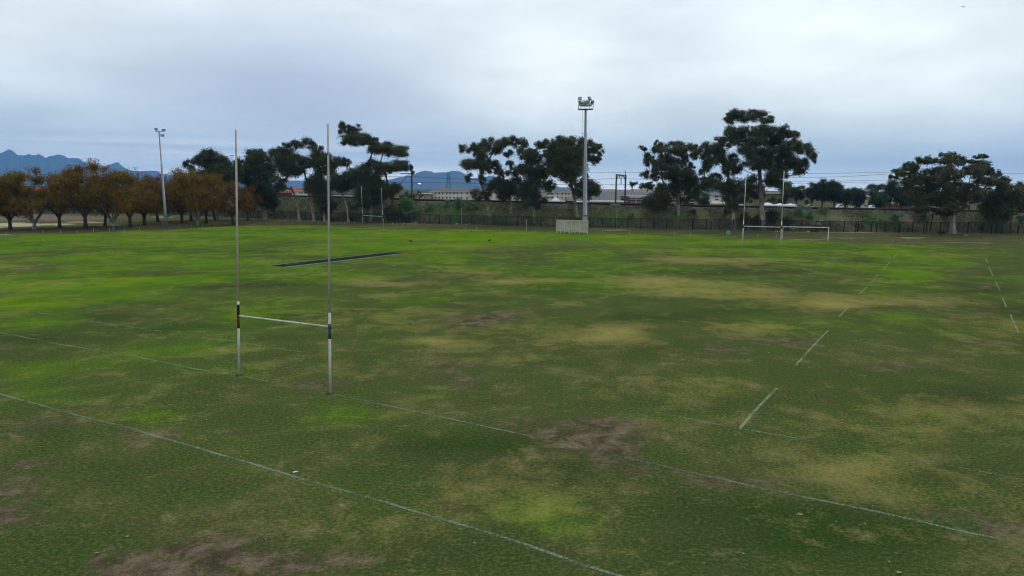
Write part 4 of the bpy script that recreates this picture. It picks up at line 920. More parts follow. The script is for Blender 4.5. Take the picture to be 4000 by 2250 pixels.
bldg(2993, 3100, 757, 753, 255, TANB, TRIM, 'tan brick warehouse with flat roof behind the far white goal', rtype='flat', depth=14)
bldg(3364, 3392, 768, 755, 250, CREAMW, TRIM, 'pale gabled house left of the bright green tree', hip=8, wins=[(3372, 790, 6, 4), (3380, 803, 6, 5)], depth=9)
bldg(3500, 3560, 797, 789, 240, TANB, BRN, 'low brown house under the broad right-hand gum tree', hip=8, depth=8)
bldg(95, 165, 742, 733, 300, PINKW, REDR, 'pink house glimpsed through the autumn trees', hip=10, depth=8)
bldg(3940, 3975, 802, 796, 215, WHT, WHT, 'small white roof seen through the rightmost tree', rtype='flat', depth=5)
# cars beyond the rails
CARS = [(3280, 803, 24, WHT, 'white car parked behind the conifers'), (3165, 802, 26, simple('silver_paint', (0.32, 0.34, 0.36)), 'silver car parked behind the blue green shrub'),
        (3405, 806, 18, WHT, 'white car parked below the bright green tree')]
for x, y, w, m, lab in CARS:
    Y = 205; k = Y / F; zb = 4.1; p = A(x, y, Y); L = w * k; g = thing('parked_car', (p[0], Y, p[2] - 1.0), lab, 'car')
    b0 = p + (0, 0, -1.0)
    prof = [(-.5, .25), (-.5, .75), (-.38, .85), (-.22, 1.35), (.18, 1.4), (.34, .9), (.5, .78), (.5, .25)]
    vs = [b0 + (a * L, -.8, z) for a, z in prof] + [b0 + (a * L, .8, z) for a, z in prof]; n = len(prof)
    MB().add(vs, [tuple(range(n)), tuple(range(n, 2 * n))[::-1]] + [(i, i + n, (i + 1) % n + n, (i + 1) % n) for i in range(n)]).build('body', m, g)
    MB().add([b0 + (a * L, -.82, z) for a, z in ((-.33, .9), (.28, .9), (.16, 1.3), (-.2, 1.28))], [(0, 1, 2, 3)]).build('side_window', WIN, g)
    for sx in (-.32, .32): MB().tube([b0 + (sx * L, -.84, .3), b0 + (sx * L, -.6, .3)], .3, 10).build('wheel', DARKW, g)
    # raised parking apron so the cars stand on something
AP = MB().box((A(3285, 805, 205)[0], 207, A(3285, 805, 205)[2] / 2 - .55), (42, 9, A(3285, 805, 205)[2] - .4)).build('terrace', CONC); tag(AP, kind='structure')

# ------------------------------------------------------------------ trees: machinery
def crown(clumps, rng, per, size, droop=.2, sub=.42):
    """clumps: list of (centre, radii) in metres -> leaf quads + twig targets"""
    C = []; T = []; tips = []
    for c, r in clumps:
        vol = (r[0] * r[1] * r[2]) ** (1 / 3)
        m = int(np.clip(4 + 3.2 * vol ** 1.5, 4, 26))
        d = rng.normal(size=(m, 3)); d /= np.linalg.norm(d, axis=1, keepdims=True)
        rad = rng.uniform(.35, .85, size=(m, 1)) ** .6
        sc = c + d * rad * np.array(r) * .82
        tips.append(sc)
        n = int(per * r[0] * r[2] + 30)
        idx = rng.integers(0, m, n)
        q = rng.normal(size=(n, 3)); q /= np.linalg.norm(q, axis=1, keepdims=True)
        qr = np.abs(rng.normal(size=(n, 1))) * .42 + .22 * rng.uniform(size=(n, 1)) + .15
        off = q * qr * np.array([r[0] * sub, r[1] * sub, r[2] * (sub + .06)]) 
        C.append(sc[idx] + off)
        T.append(np.clip(.35 + .45 * q[:, 2] * qr[:, 0] + .30 * ((sc[idx, 2] - c[2]) / (r[2] + .01)) + rng.normal(size=n) * .22, 0, 1) * 0 + rng.uniform(0, 1, n))
    C = np.concatenate(C); T = np.concatenate(T)
    return leaf_quads(C, size, rng, droop), T, tips
def skeleton(trunk, targets, tips, rtrunk, rng, rleaf=.028):
    """grow limbs from the trunk to every clump and on to its leaf bunches"""
    P = [np.array(p, float) for p in trunk]; par = [-1] + list(range(len(trunk) - 1)); nT = len(P)
    order = np.argsort([np.linalg.norm(t - P[-1]) for t in targets])
    for oi in order:
        c = targets[oi]; tgt = c - np.array([0, 0, .0])
        best, bj = 1e9, 0
        for j in range(max(1, nT // 3), len(P)):
            dv = tgt - P[j]; L = np.linalg.norm(dv)
            cost = L + (3.0 * max(0, .2 * L - dv[2])) + (0.15 * L if j >= nT else 0)
            if cost < best: best, bj = cost, j
        a = P[bj]; L = np.linalg.norm(tgt - a); k = max(2, int(L / 1.3))
        ctrl = a + (tgt - a) * .45 + np.array([0, 0, -.02 * L]) + rng.normal(size=3) * .07 * L
        if bj > 0:
            dd = P[bj] - P[par[bj]]; ctrl = ctrl * .75 + (a + dd / (np.linalg.norm(dd) + 1e-6) * L * .5) * .25
        prev = bj
        for s in np.linspace(0, 1, k + 1)[1:]:
            q = a * (1 - s) ** 2 + 2 * ctrl * s * (1 - s) + tgt * s * s + rng.normal(size=3) * .03 * L * (s < 1)
            P.append(q); par.append(prev); prev = len(P) - 1
        for tp in tips[oi][: max(3, int(len(tips[oi]) * .7))]:
            mid = (P[prev] + tp) / 2 + rng.normal(size=3) * .1
            P.append(mid); par.append(prev); P.append(tp); par.append(len(P) - 2)
    n = len(P); cnt = np.zeros(n); child = np.zeros(n, int)
    for i in range(1, n): child[par[i]] += 1
    for i in range(n - 1, 0, -1):
        if child[i] == 0: cnt[i] = 1
        cnt[par[i]] += cnt[i]
    r = rleaf * cnt ** .47; r = np.minimum(r, rtrunk)
    for i in range(nT): r[i] = max(r[i], rtrunk * (1 - .55 * i / nT))
    r[0] = rtrunk * 1.35
    V = []; Fc = []; n0 = 0
    for i in range(1, n):
        a, b = P[par[i]], P[i]; ra, rb = r[par[i]] if par[i] < nT and i < nT else min(r[par[i]], r[i] * 1.35), r[i]
        d = b - a; L = np.linalg.norm(d)
        if L < 1e-4: continue
        d /= L; u_ = np.cross(d, (0.3, 1, .1)); u_ /= np.linalg.norm(u_) + 1e-9; w = np.cross(d, u_); K = 8 if ra > .15 else 4
        th = np.arange(K) * 2 * math.pi / K; ring = np.outer(np.cos(th), u_) + np.outer(np.sin(th), w)
        V.append(a + ring * ra); V.append(b + ring * rb)
        for k_ in range(K): k2 = (k_ + 1) % K; Fc.append((n0 + k_, n0 + k2, n0 + K + k2, n0 + K + k_))
        n0 += 2 * K
    return np.concatenate(V), Fc

# ------------------------------------------------------------------ gum trees read from the photo
def gum(base, clumps, view, label, mat=GUM, rt=.42, per=300, size=.30, fat=1.0, forks=None, group='gum trees along the fence', bark=None, cat='tree', name='gum_tree', depthk=.75):
    ox, oy, sc = view; b = G(*base) if base[1] > 872 - 0 or True else None
    Yb = b[1]; k = Yb / F
    rng = np.random.default_rng(int(base[0] * 7 + base[1]))
    cx = [ox + c[0] / sc for c in clumps]; xm_ = (min(cx) + max(cx)) / 2; R = max(2.0, (max(cx) - min(cx)) / 2 * k)
    cl = []
    for (u_, v__, ru, rv) in clumps:
        px, py = ox + u_ / sc, oy + v__ / sc
        dxm = (px - xm_) * k; dd = math.sqrt(max(0.5, R * R - dxm * dxm)) * depthk
        Yc = Yb + rng.uniform(-dd, dd) * .7
        c = A(px, py, Yc); kk = Yc / F
        cl.append((c, (ru / sc * kk * 1.5 * fat, max(ru, rv) / sc * kk * 1.4 * fat, rv / sc * kk * 1.62 * fat)))
    g = thing(name, b, label, cat, group)
    q, T, tips = crown(cl, rng, per * 2.0, size * .92, .3, .46)
    lowz = min(c[0][2] for c in cl); ctr = np.mean([c[0] for c in cl], 0)
    if forks: tr = [b - (0, 0, .2)] + [A(x, y, Yb + rng.uniform(-.3, .3)) for x, y in forks]
    else:
        zt_ = max(3.5, lowz * .9 + ctr[2] * .1); top = b + (ctr - b) * .25; top[2] = zt_; tr = [b - (0, 0, .2), b + (top - b) * .4 + rng.normal(size=3) * .1, top]
    pts = []
    for a, c in zip(tr, tr[1:]):
        for s in (0, .5): pts.append(a * (1 - s) + c * s)
    pts.append(tr[-1])
    V, Fc = skeleton(pts, [c[0] for c in cl], tips, rt, rng)
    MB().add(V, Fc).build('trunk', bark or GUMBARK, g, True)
    quads_mesh('crown', q, mat, g, T)
    return g
V2 = (600, 450, 2.8986); V3 = (1200, 450, 2.8986); V4 = (1750, 350, 2.4143); V5 = (2400, 400, 2.49875); V6 = (3000, 550, 2.576)
gum((858, 860), [(400,560,50,40),(440,600,40,30),(480,525,50,45),(600,450,70,50),(560,490,70,50),(690,500,80,60),(780,520,60,40),(620,590,110,60),(740,620,110,60),(860,590,80,60),(980,560,60,50),(900,680,90,60),(980,520,30,20),(560,700,120,60),(700,740,120,60),(820,700,100,60)], V2,
    'broad dark gum tree behind the autumn trees, leftmost of the gums', GUM, .5, 300)
gum((1034, 858), [(1150,455,80,50),(1210,430,45,30),(1060,520,45,35),(1110,520,60,50),(1210,450,50,40),(1060,620,90,60),(1090,700,110,60),(1200,600,90,60),(1260,520,90,60),(1300,640,90,60),(1180,800,80,60),(1260,850,120,80),(1300,950,100,80),(1220,930,80,70),(1350,1000,60,50),(1100,750,100,50),(1240,700,100,60),(1160,880,40,40),(1000,620,60,50)], V2,
    'dense dark gum tree with low foliage just right of the left near goal post', GUM, .6, 330, forks=[(1034, 820), (1030, 790), (1020, 760)])
gum((1168, 863), [(1480,370,60,35),(1360,425,35,35),(1420,450,80,45),(1560,430,70,50),(1500,520,100,60),(1610,540,90,60),(1430,560,80,60),(1520,640,90,50),(1640,640,60,40),(1420,740,70,40),(1440,810,50,40),(1570,590,80,40)], V2,
    'gum tree with slender forked trunk between the near goal posts, left one', GUM2, .36, 260, fat=1.1, forks=[(1166, 820), (1163, 790), (1150, 760), (1135, 728)])
gum((1226, 864), [(1600,320,45,30),(1680,310,60,38),(1740,295,50,28),(1800,360,45,38),(1860,400,50,35),(1780,500,85,45),(1720,530,60,35),(1880,490,75,45),(1960,480,50,35),(1860,540,60,40),(1830,750,80,50),(1880,800,90,60),(1800,830,70,50),(1910,620,50,40),(1700,600,40,25)], V2,
    'gum tree with domed crown and pale trunk just left of the right near goal post', GUM, .42, 260, fat=1.1, forks=[(1222, 830), (1212, 790), (1203, 740), (1196, 700)])
gum((1268, 866), [(120,520,80,45),(60,560,60,40),(230,500,50,40),(260,580,70,50),(170,640,70,45),(100,820,90,70),(170,900,100,80),(60,770,60,50),(200,1000,110,70),(260,1020,60,60),(130,720,50,40)], V3,
    'dark gum tree with low dense foliage behind the right near goal post', GUM, .3, 280, forks=[(1266, 835), (1266, 800)])
gum((1361, 868), [(380,520,60,35),(440,540,45,30),(310,520,40,35),(430,505,40,25),(470,640,60,35),(330,730,90,55),(420,760,110,60),(520,720,80,55),(560,780,70,50),(380,830,80,40),(600,680,60,55),(290,790,50,40)], V3,
    'smaller gum tree with thin trunk left of the slim far rugby goal', GUM, .24, 250, fat=1.1, forks=[(1358, 838), (1354, 800)])
gum((1449, 868), [(400,140,45,38),(460,165,45,26),(550,150,50,28),(500,135,40,20),(380,185,25,16),(500,250,90,45),(440,300,45,35),(600,260,80,45),(680,265,60,40),(560,300,80,35),(760,300,60,30),(640,620,60,50),(720,545,55,45),(700,700,100,60),(620,700,60,50),(760,780,90,60),(680,900,110,85),(760,930,80,80),(640,960,70,70),(800,850,70,60)], V3,
    'gum tree leaning left with windswept top layer and dense base inside the slim far goal', GUM, .46, 300, fat=1.1, forks=[(1449, 800), (1447, 740), (1440, 690), (1425, 640)])
gum((1521, 869), [(760,370,70,45),(860,380,80,50),(950,390,90,50),(900,340,40,25),(1040,410,80,45),(1090,430,35,30),(790,580,60,40),(860,595,80,40),(960,580,85,45),(1060,570,75,40),(1120,570,35,25),(1170,600,25,25),(1185,650,20,20),(880,640,50,25),(880,850,85,60),(1000,840,65,45),(900,900,70,50),(940,1090,60,60),(930,1050,40,40)], V3,
    'gum tree with layered flat crown and twiggy right side beside the railway mast', GUM2, .42, 280, fat=1.1, forks=[(1519, 820), (1518, 770), (1514, 720), (1508, 690)])
gum((1915, 879), [(120,555,35,28),(210,545,42,40),(200,705,75,45),(270,690,50,45),(330,700,60,55),(330,620,60,42),(290,555,45,35),(350,590,40,35),(200,835,35,33),(310,855,40,33),(290,990,60,45),(380,1010,38,33),(340,750,40,35),(260,600,25,20)], V4,
    'gum tree with open crown leaning left, leftmost of the central group', GUM, .38, 270, forks=[(1909, 830), (1900, 790), (1888, 740), (1872, 705)])
gum((1998, 877), [(380,500,60,38),(330,535,50,35),(440,560,70,42),(520,485,70,35),(600,490,60,38),(680,510,60,33),(725,505,25,35),(480,540,50,30),(400,690,60,40),(450,750,60,38),(580,695,33,28),(560,600,38,28),(530,790,50,28),(480,860,60,48),(440,930,70,48),(560,920,80,55),(600,980,90,60),(650,880,50,45),(640,770,50,38),(700,760,50,38),(520,1000,50,40)], V4,
    'tall gum tree with wide umbrella crown, second of the central group', GUM, .5, 280, forks=[(1998, 840), (1994, 800), (1990, 750), (1980, 700)])
gum((2088, 882), [(700,600,50,38),(770,620,60,48),(790,580,40,25),(840,640,50,42),(720,750,60,48),(800,740,80,50),(860,790,80,55),(760,870,90,60),(850,900,90,60),(960,910,50,45),(780,990,90,60),(860,1040,60,38),(740,1060,50,38),(930,740,80,55),(830,1090,45,28),(790,680,50,35)], V4,
    'gum tree with tattered dark crown and short pale trunk left of the dugout', GUM, .34, 270, forks=[(2087, 840), (2085, 800)])
gum((2264, 884), [(870,520,42,28),(930,520,42,32),(900,500,40,20),(910,600,28,24),(1040,480,50,28),(1010,540,60,48),(1090,520,70,48),(1170,485,60,30),(1260,505,58,40),(1060,620,110,65),(1170,620,110,75),(1100,720,120,65),(1200,740,90,65),(1000,640,65,55),(1130,800,85,48),(1340,530,48,42),(1400,570,48,38),(1440,595,28,22),(1350,650,42,28),(1400,670,42,30),(1300,600,55,45),(980,760,60,45),(1250,930,65,55),(1340,920,65,55),(1390,940,42,50),(1290,985,60,45),(1160,870,45,38),(1290,820,30,30)], V4,
    'large dense gum tree behind the floodlight mast and dugout', GUM2, .48, 300, forks=[(2255, 845), (2249, 800), (2240, 760), (2232, 720)])
gum((2650, 889), [(275,455,33,26),(410,390,23,18),(460,440,65,38),(400,480,55,38),(600,420,65,36),(640,465,80,48),(720,435,42,42),(500,530,65,48),(330,560,55,52),(420,590,65,48),(560,600,90,58),(460,670,85,48),(520,720,85,38),(300,720,42,42),(400,720,48,38),(640,680,100,48),(730,700,75,55),(730,790,85,58),(640,800,100,58),(480,850,75,55),(560,860,85,58),(760,860,75,48),(400,930,95,48),(330,990,65,55),(430,1010,85,48),(520,960,55,48),(690,560,45,55),(760,620,38,28),(580,480,60,35),(780,770,50,45)], V5,
    'full rounded gum tree right of the brick building sign, reaching low on the left', GUM2, .46, 300, fat=.90, forks=[(2650, 830), (2649, 790), (2646, 740), (2640, 700)])
gum((2865, 897), [(800,450,52,36),(860,480,65,52),(780,530,42,36),(930,430,65,45),(1020,380,55,45),(980,500,85,55),(1000,570,85,48),(900,600,55,36),(880,670,45,36),(1000,740,45,36),(930,770,75,48),(880,800,65,45),(960,820,85,55),(1080,830,75,48),(1130,620,65,55),(1160,560,55,45),(1120,680,55,36),(1180,820,80,75),(1130,900,85,65),(1160,990,65,55),(1120,1060,38,38),(1060,450,30,60)], V5,
    'gum tree with leaning limbs and thick pale trunk left of the tallest gum', GUM, .56, 300, fat=.96, forks=[(2863, 840), (2860, 790), (2852, 740), (2845, 700)])
gum((2978, 899), [(1130,150,55,42),(1090,180,35,25),(1200,110,60,36),(1270,135,80,42),(1350,120,60,36),(1420,140,70,42),(1490,165,50,30),(1520,182,28,16),(1130,300,55,45),(1200,300,80,45),(1290,290,70,36),(1390,270,70,42),(1480,280,90,48),(1590,300,80,48),(1680,285,60,45),(1740,320,48,42),(1130,380,55,45),(1230,370,80,48),(1350,370,90,48),(1470,370,90,48),(1570,400,75,52),(1680,430,65,52),(1760,425,65,45),(1850,450,65,45),(1920,490,50,50),(1945,560,26,30),(1300,480,85,52),(1400,510,85,52),(1500,500,85,52),(1600,520,85,52),(1700,530,80,48),(1350,600,80,45),(1450,600,85,52),(1550,620,85,52),(1650,610,85,52),(1760,600,75,45),(1835,620,48,52),(1780,670,55,36),(1590,700,75,45),(1520,740,65,45),(1650,700,50,38),(1560,800,75,45),(1320,800,85,60),(1380,880,75,60),(1200,640,50,40)], V5,
    'tallest gum tree with a separate top tier behind the far white rugby goal', GUM, .66, 300, fat=.98, forks=[(2977, 850), (2975, 800), (2972, 740), (2968, 690), (2965, 640), (2950, 560)])
gum((3722, 912), [(1260,370,38,28),(1310,320,55,38),(1390,270,55,38),(1450,250,60,38),(1560,200,70,42),(1640,200,60,36),(1500,300,70,38),(1400,330,60,38),(1760,180,70,45),(1850,160,60,36),(1920,200,60,45),(1850,240,80,45),(2050,205,45,20),(2130,160,50,22),(2190,150,28,18),(2050,300,90,55),(2150,250,75,45),(2230,290,75,45),(2290,340,45,45),(1700,320,100,55),(1850,340,100,55),(1600,370,90,48),(1450,400,100,48),(1380,450,70,48),(1560,460,110,58),(1700,440,100,58),(1850,430,100,48),(2130,380,80,40),(2250,410,85,45),(2370,415,55,45),(2420,470,45,36),(1500,540,110,58),(1650,560,110,58),(1800,540,110,58),(1930,520,90,58),(1700,640,100,58),(1560,660,100,48),(1850,640,80,58),(1520,700,60,28),(1760,720,80,38),(1960,620,50,50),(2050,470,70,40),(2150,510,80,45),(2080,570,80,45),(2200,590,60,40),(2000,550,60,45),(1860,690,90,45),(1790,670,80,45),(1930,670,60,40),(2340,470,70,45)], V6,
    'very broad spreading gum tree with thick pale trunk at the right', GUM2, .66, 330, .32, fat=.86, forks=[(3722, 870), (3720, 830), (3716, 800)])
gum((3896, 908), [(2300,520,95,50),(2450,530,85,50),(2540,500,45,55),(2570,600,40,75),(2200,700,75,55),(2300,740,110,60),(2400,680,90,60),(2350,600,85,55),(2500,640,70,60),(2240,600,60,50),(2450,600,80,60),(2520,480,40,30)], V6,
    'low olive green bushy tree at the right photo edge', GUM2, .3, 330, .32, forks=[(3897, 870)], bark=BARKP)
# bare broken limb by the right trees
bl = A(3770, 802, 158)
o = MB().tube([bl - bl, A(3815, 797, 158) - bl, A(3850, 788, 158) - bl, A(3872, 781, 158) - bl], [.16, .13, .09, .03], 6).tube([A(3815, 797, 158) - bl, A(3845, 782, 158) - bl, A(3868, 777, 158) - bl], [.1, .07, .03], 5).build('broken_branch', simple('bare_wood', (0.34, 0.30, 0.25)))
o.location = tuple(bl); tag(o, 'bare pale broken branch hanging between the two rightmost trees', 'branch')

# ------------------------------------------------------------------ autumn plane trees
def autumn_proto(seed, mat, bark, R=5.6, H=12.6, forks=4, stem=2.2, n=15000, lean=0.0):
    rng = np.random.default_rng(seed)
    g = thing('autumn_tree', (0, 0, 0), 'x', 'tree', 'autumn trees beside the field')
    cl = []; zc = H * .575; rz = H * .43
    m = 34
    for i in range(m):
        d = rng.normal(size=3); d /= np.linalg.norm(d); rr = rng.uniform(.45, 1) ** .5
        c = np.array([d[0] * R * rr * .82, d[1] * R * rr * .82, zc + d[2] * rz * rr * .84])
        if c[2] < H * .26: c[2] = H * .26 + rng.uniform(0, 1)
        s = rng.uniform(.8, 1.7); c[2] += rng.uniform(-.5, .9) * (d[2] > .3); cl.append((c, (s * 1.1, s * 1.1, s * .95)))
    q, T, tips = crown(cl, rng, n / sum(c[1][0] * c[1][2] for c in cl), .24, 0, .72)
    # limbs: short stem, then several steep forks
    pts = [np.array([0, 0, -.2]), np.array([lean * .4, 0, stem * .5]), np.array([lean, 0, stem])]
    P = list(pts)
    V, Fc = skeleton_fork(P, cl, tips, forks, rng, R, H)
    MB().add(V, Fc).build('trunk', bark, g, True)
    quads_mesh('crown', q, mat, g, T)
    return g
def skeleton_fork(P, cl, tips, forks, rng, R, H):
    V = []; Fs = []; n0 = 0
    mb = MB(); mb.tube(P, [.40, .30, .30], 8)
    top = P[-1]; groups = [[] for _ in range(forks)]
    ph = rng.uniform(0, 6.28)
    for i, (c, r) in enumerate(cl):
        a = (math.atan2(c[1], c[0]) - ph) % (2 * math.pi); groups[int(a / (2 * math.pi) * forks) % forks].append(i)
    for gi, idx in enumerate(groups):
        if not idx: continue
        a = ph + (gi + .5) * 2 * math.pi / forks; d = np.array([math.cos(a), math.sin(a), 0])
        t = [top + (d * R * .10 + np.array([0, 0, H * .06])), top + d * R * .26 + np.array([0, 0, H * .17]), top + d * R * .38 + np.array([0, 0, H * .30])]
        tr = [top, t[0], t[1], t[2]]
        v, f_ = skeleton(tr, [cl[i][0] for i in idx], [tips[i] for i in idx], .20, rng, .024); mb.add(v, f_)
    return np.concatenate(mb.v), mb.f
protos = [autumn_proto(11, AUT, PLANEBARK, forks=4), autumn_proto(12, AUT2, PLANEBARK, 5.2, 12.0, 3, 2.6, lean=.3), autumn_proto(13, AUT, PALEBARK, 6.0, 12.8, 5, 1.5),
          autumn_proto(14, AUT2, PLANEBARK, 4.9, 11.6, 4, 2.0, 12000), autumn_proto(15, AUT, PLANEBARK, 5.8, 13.2, 3, 2.4, lean=-.4)]
AT = [(-75, 902, 4, 1.0, 0, None), (41, 896, 3, 1.0, .4, 'autumn tree with thin dark trunk nearest the left photo edge'), (136, 900, 2, 1.02, 0, 'autumn tree with pale-based trunk splitting low, second from the left'), (234, 890, 0, .98, 1.0, 'autumn tree with wide fork, third from the left'),
      (336, 894, 4, 1.04, 2.0, 'taller yellowish autumn tree, fourth from the left'), (410, 884, 1, .95, .5, 'autumn tree set back with a leaning trunk, left of the whitish double trunk'), (443, 898, 2, 1.03, 2.2, 'autumn tree with whitish trunk base in the middle of the row'),
      (510, 888, 0, .98, 3.1, 'autumn tree with spreading fork right of the whitish trunk'), (565, 878, 3, 1.0, 1.2, 'rusty autumn tree with thin trunk left of the leaning floodlight'), (617, 866, 1, 1.02, 2.8, 'rusty autumn tree set back just left of the leaning floodlight'),
      (711, 872, 3, 1.0, 4.0, 'autumn tree with slim short trunk right of the leaning floodlight'), (747, 862, 0, 1.08, 4.4, 'autumn tree with dark trunk hidden behind the forked pale one'), (772, 884, 2, 1.04, 1.4, 'autumn tree with pale forked trunk right of the leaning floodlight'),
      (807, 873, 1, 1.0, 5.0, 'autumn tree with several thin stems left of the near goal post'), (840, 860, 4, .98, .9, 'autumn tree set far back near the leftmost gum'), (912, 878, 1, .86, 3.6, 'rusty autumn tree directly left of the near goal post base line'), (968, 862, 3, .84, 5.5, 'rightmost small autumn tree, right of the near left goal post')]
used = set()
for x, y, pi_, s, rz, lab in AT:
    b = G(x, y); p = protos[pi_]
    o = p if pi_ not in used else copy_tree(p)
    used.add(pi_)
    zt_ = 1.0
    rr_ = random.Random(x); o.location = tuple(b); o.scale = (s * rr_.uniform(.95, 1.25), s * rr_.uniform(.95, 1.2), s * rr_.uniform(.92, 1.04)); o.rotation_euler = (0, 0, rz)
    o['label'] = lab or 'autumn tree cut off by the left photo edge'
# ------------------------------------------------------------------ shrubs and far trees
def bush(px, py, rx, ry, mat, label, where='slope', Y=None, per=420, size=.24, group=None, name='shrub', cat='shrub', stem=True, top=None):
    if Y is not None: c = A(px, py, Y); k = Y / F; b = np.array([c[0], Y, 0.0])
    else:
        b = on_slope(px, py + ry * .85); k = b[1] / F; c = A(px, py, b[1])
    rng = np.random.default_rng(int(px * 3 + py)); e_ = 1.0 if Y is None else 1.3; R = (rx * k * e_, rx * k * .9 * e_, ry * k * e_)
    cl = []
    for i in range(int(np.clip(rx * ry * k * k * 2.2, 5, 34))):
        d = rng.normal(size=3); d /= np.linalg.norm(d); rr = rng.uniform(.2, .8)
        s = rng.uniform(.30, .48) * min(R[0], R[2]) + .12
        cl.append((c + d * rr * np.array(R), (s * 1.15, s * 1.1, s * .9)))
    q, T, tips = crown(cl, rng, per, size, -.5 if name == 'shrub' else .1, .7)
    q[..., 2] = np.maximum(q[..., 2], b[2] - .1) if Y is None else q[..., 2]
    g = thing(name, b, label, cat, group)
    quads_mesh('foliage' if name == 'shrub' else 'crown', q, mat, g, T)
    if Y is not None:
        pts = [b, (b + c) / 2, c]; V, Fc = skeleton(pts, [x[0] for x in cl], tips, .3, rng, .03); MB().add(V, Fc).build('trunk', BARKP, g, True)
    else:
        mb = MB()
        for x in cl[:5]: mb.tube([b - (0, 0, .1), (b + x[0]) / 2 + rng.normal(size=3) * .1, x[0]], [.06, .04, .02], 4)
        mb.build('stems', BARKP, g)
    return g
SHL = [(1592,790,36,30,SHR,'large bright green shrub on the slope behind the railway mast'),(1625,822,24,22,SHR,'green shrub low on the slope right of the layered gum'),(1560,830,26,24,SHRD,'olive shrub on the slope beside the layered gum trunk'),(1677,806,20,22,SHR,'small round green shrub between two larger slope shrubs'),(1742,795,19,18,SHR,'upright green shrub left of the widest green shrub'),
 (1790,795,28,26,SHRB,'blue green left lobe shrub of the widest clump on the slope'),(1838,800,40,28,SHR,'widest green shrub on the slope below the long building'),(1590,855,44,17,SHRD,'dark low shrub thicket behind the fence left of the rubble'),
 (1301,856,13,11,SHRD,'round dark shrub at the fence right of the near goal post'),(1374,856,11,10,SHRD,'second round dark shrub at the fence left of the slim far goal'),(1378,800,22,26,SHR,'pale green shrub on the slope behind the small gum'),
 (2465,838,20,13,SHRB,'grey green shrub on the slope below the railway portal'),(2640,828,10,13,SHRB,'small grey shrub on the slope behind the rounded gum trunk'),(2708,824,16,13,SHRD,'dark small shrub high on the slope right of the rounded gum trunk'),(2832,836,15,13,SHR,'green shrub left of the thick pale trunk'),
 (2905,852,30,36,SHRD,'dark olive shrub thicket right of the thick pale trunk'),(2950,862,34,32,SHRD,'dark thicket framed by the far white goal'),(3020,846,40,34,SHRD,'large olive thicket right of the tallest gum trunk'),(3075,862,40,30,SHRD,'dark thicket behind the right post of the far rugby goal'),
 (3118,812,26,26,SHRB,'tall feathery grey green shrub left of its smaller pair'),(3163,832,24,30,SHRB,'feathery grey green shrub right of its taller pair'),(3222,820,30,14,SHR,'low spreading green shrub near the top of the slope'),(3180,888,60,20,SHRD,'long dark low thicket behind the soccer goal'),
 (3502,845,26,22,SHRB,'feathery shrub on the slope left of the leaning timber pole'),(3612,832,42,24,SHRB,'wide feathery shrub left of the broad gum trunk'),(3360,878,28,14,SHR,'low green shrub behind the fence in the open slope'),(3675,909,15,12,SHRD,'dark round bush on the grass left of the broad gum trunk'),
 (3985,850,36,26,SHRB,'feathery green shrub at the right photo edge'),(3840,892,30,12,SHRD,'dark low scrub behind the fence right of the broad gum trunk'),(655,843,10,7,SHR,'small light green bush right of the leaning floodlight'),(2235,815,18,8,SHR,'small green shrub on the slope top behind the mast'),(2060,790,20,6,SHRD,'low scrub at the slope top between central gums')]
for x, y, rx, ry, m, lab in SHL: bush(x, y, rx, ry, m, lab)
FT = [(1600,768,42,16,250,FAR,'dark low tree clump behind the rails left of the long building'),(1640,760,14,10,255,FARG,'small yellow green tree left of the pinkish annex'),(2470,720,22,12,360,FAR,'distant dark pine with flat crown right of the portal'),(2530,726,34,16,360,FAR,'wide distant pine behind the brown roofs'),(2580,730,26,14,350,FAR,'distant pine behind the rounded gum'),
 (2750,778,30,26,222,FARG,'green tree behind the rails left of the white house'),(3072,740,34,28,240,FARG,'light green tree behind the right post of the far rugby goal'),(3022,778,20,16,225,FARG,'yellowish small tree in front of the tan warehouse'),(3068,772,22,28,224,FAR,'dark tree in front of the tan warehouse, right one'),
 (3112,752,26,36,235,FAR,'dark upright tree right of the tan warehouse'),(3172,758,30,40,230,FAR,'leftmost dark conifer of the spiky row'),(3215,752,30,44,228,FAR,'second dark conifer of the spiky row'),(3262,752,34,44,228,FAR,'tallest dark conifer of the spiky row'),(3305,762,30,38,230,FAR,'rightmost dark conifer of the spiky row'),(3348,766,30,34,235,FAR,'round topped dark tree right of the conifers'),
 (3425,778,42,32,225,FARG,'bright green leafy tree right of the pale gabled house'),(3425,734,34,15,480,FAR,'distant bluish dome shaped tree above the bright green one'),(3480,750,32,34,225,FAR,'dark tree left of the broad right-hand gum'),(3525,765,36,34,225,FAR,'second dark tree behind the left side of the broad gum'),(3590,780,40,28,225,FAR,'dark tree behind the centre of the broad gum'),
 (3790,775,50,30,225,FAR,'dark tree behind the gap between the rightmost trees'),(3700,785,60,24,225,FAR,'dark tree hidden behind the broad gum trunk'),(3985,765,30,22,225,FAR,'dark tree behind the right photo edge'),(2690,775,40,24,222,FAR,'dark tree behind the rounded gum'),(2900,780,36,22,226,FAR,'dark tree behind the thick pale trunk'),
 (1250,735,40,20,260,FAR,'dark tree behind the left gum trunks'),(30,770,60,30,262,FAR,'dark tree behind the autumn trees at the left edge'),(150,775,60,26,262,FAR,'dark tree behind the second autumn tree'),(260,772,55,28,262,FAR,'dark tree behind the third autumn tree'),(370,770,55,28,262,FAR,'dark tree behind the yellowish autumn tree'),
 (480,772,55,26,262,FAR,'dark tree behind the middle autumn trees'),(590,776,50,24,262,FAR,'dark tree behind the leaning floodlight'),(700,778,55,26,258,FAR,'dark tree behind the autumn tree right of the floodlight'),(1480,768,40,14,262,FAR,'low dark tree behind the leaning gum')]
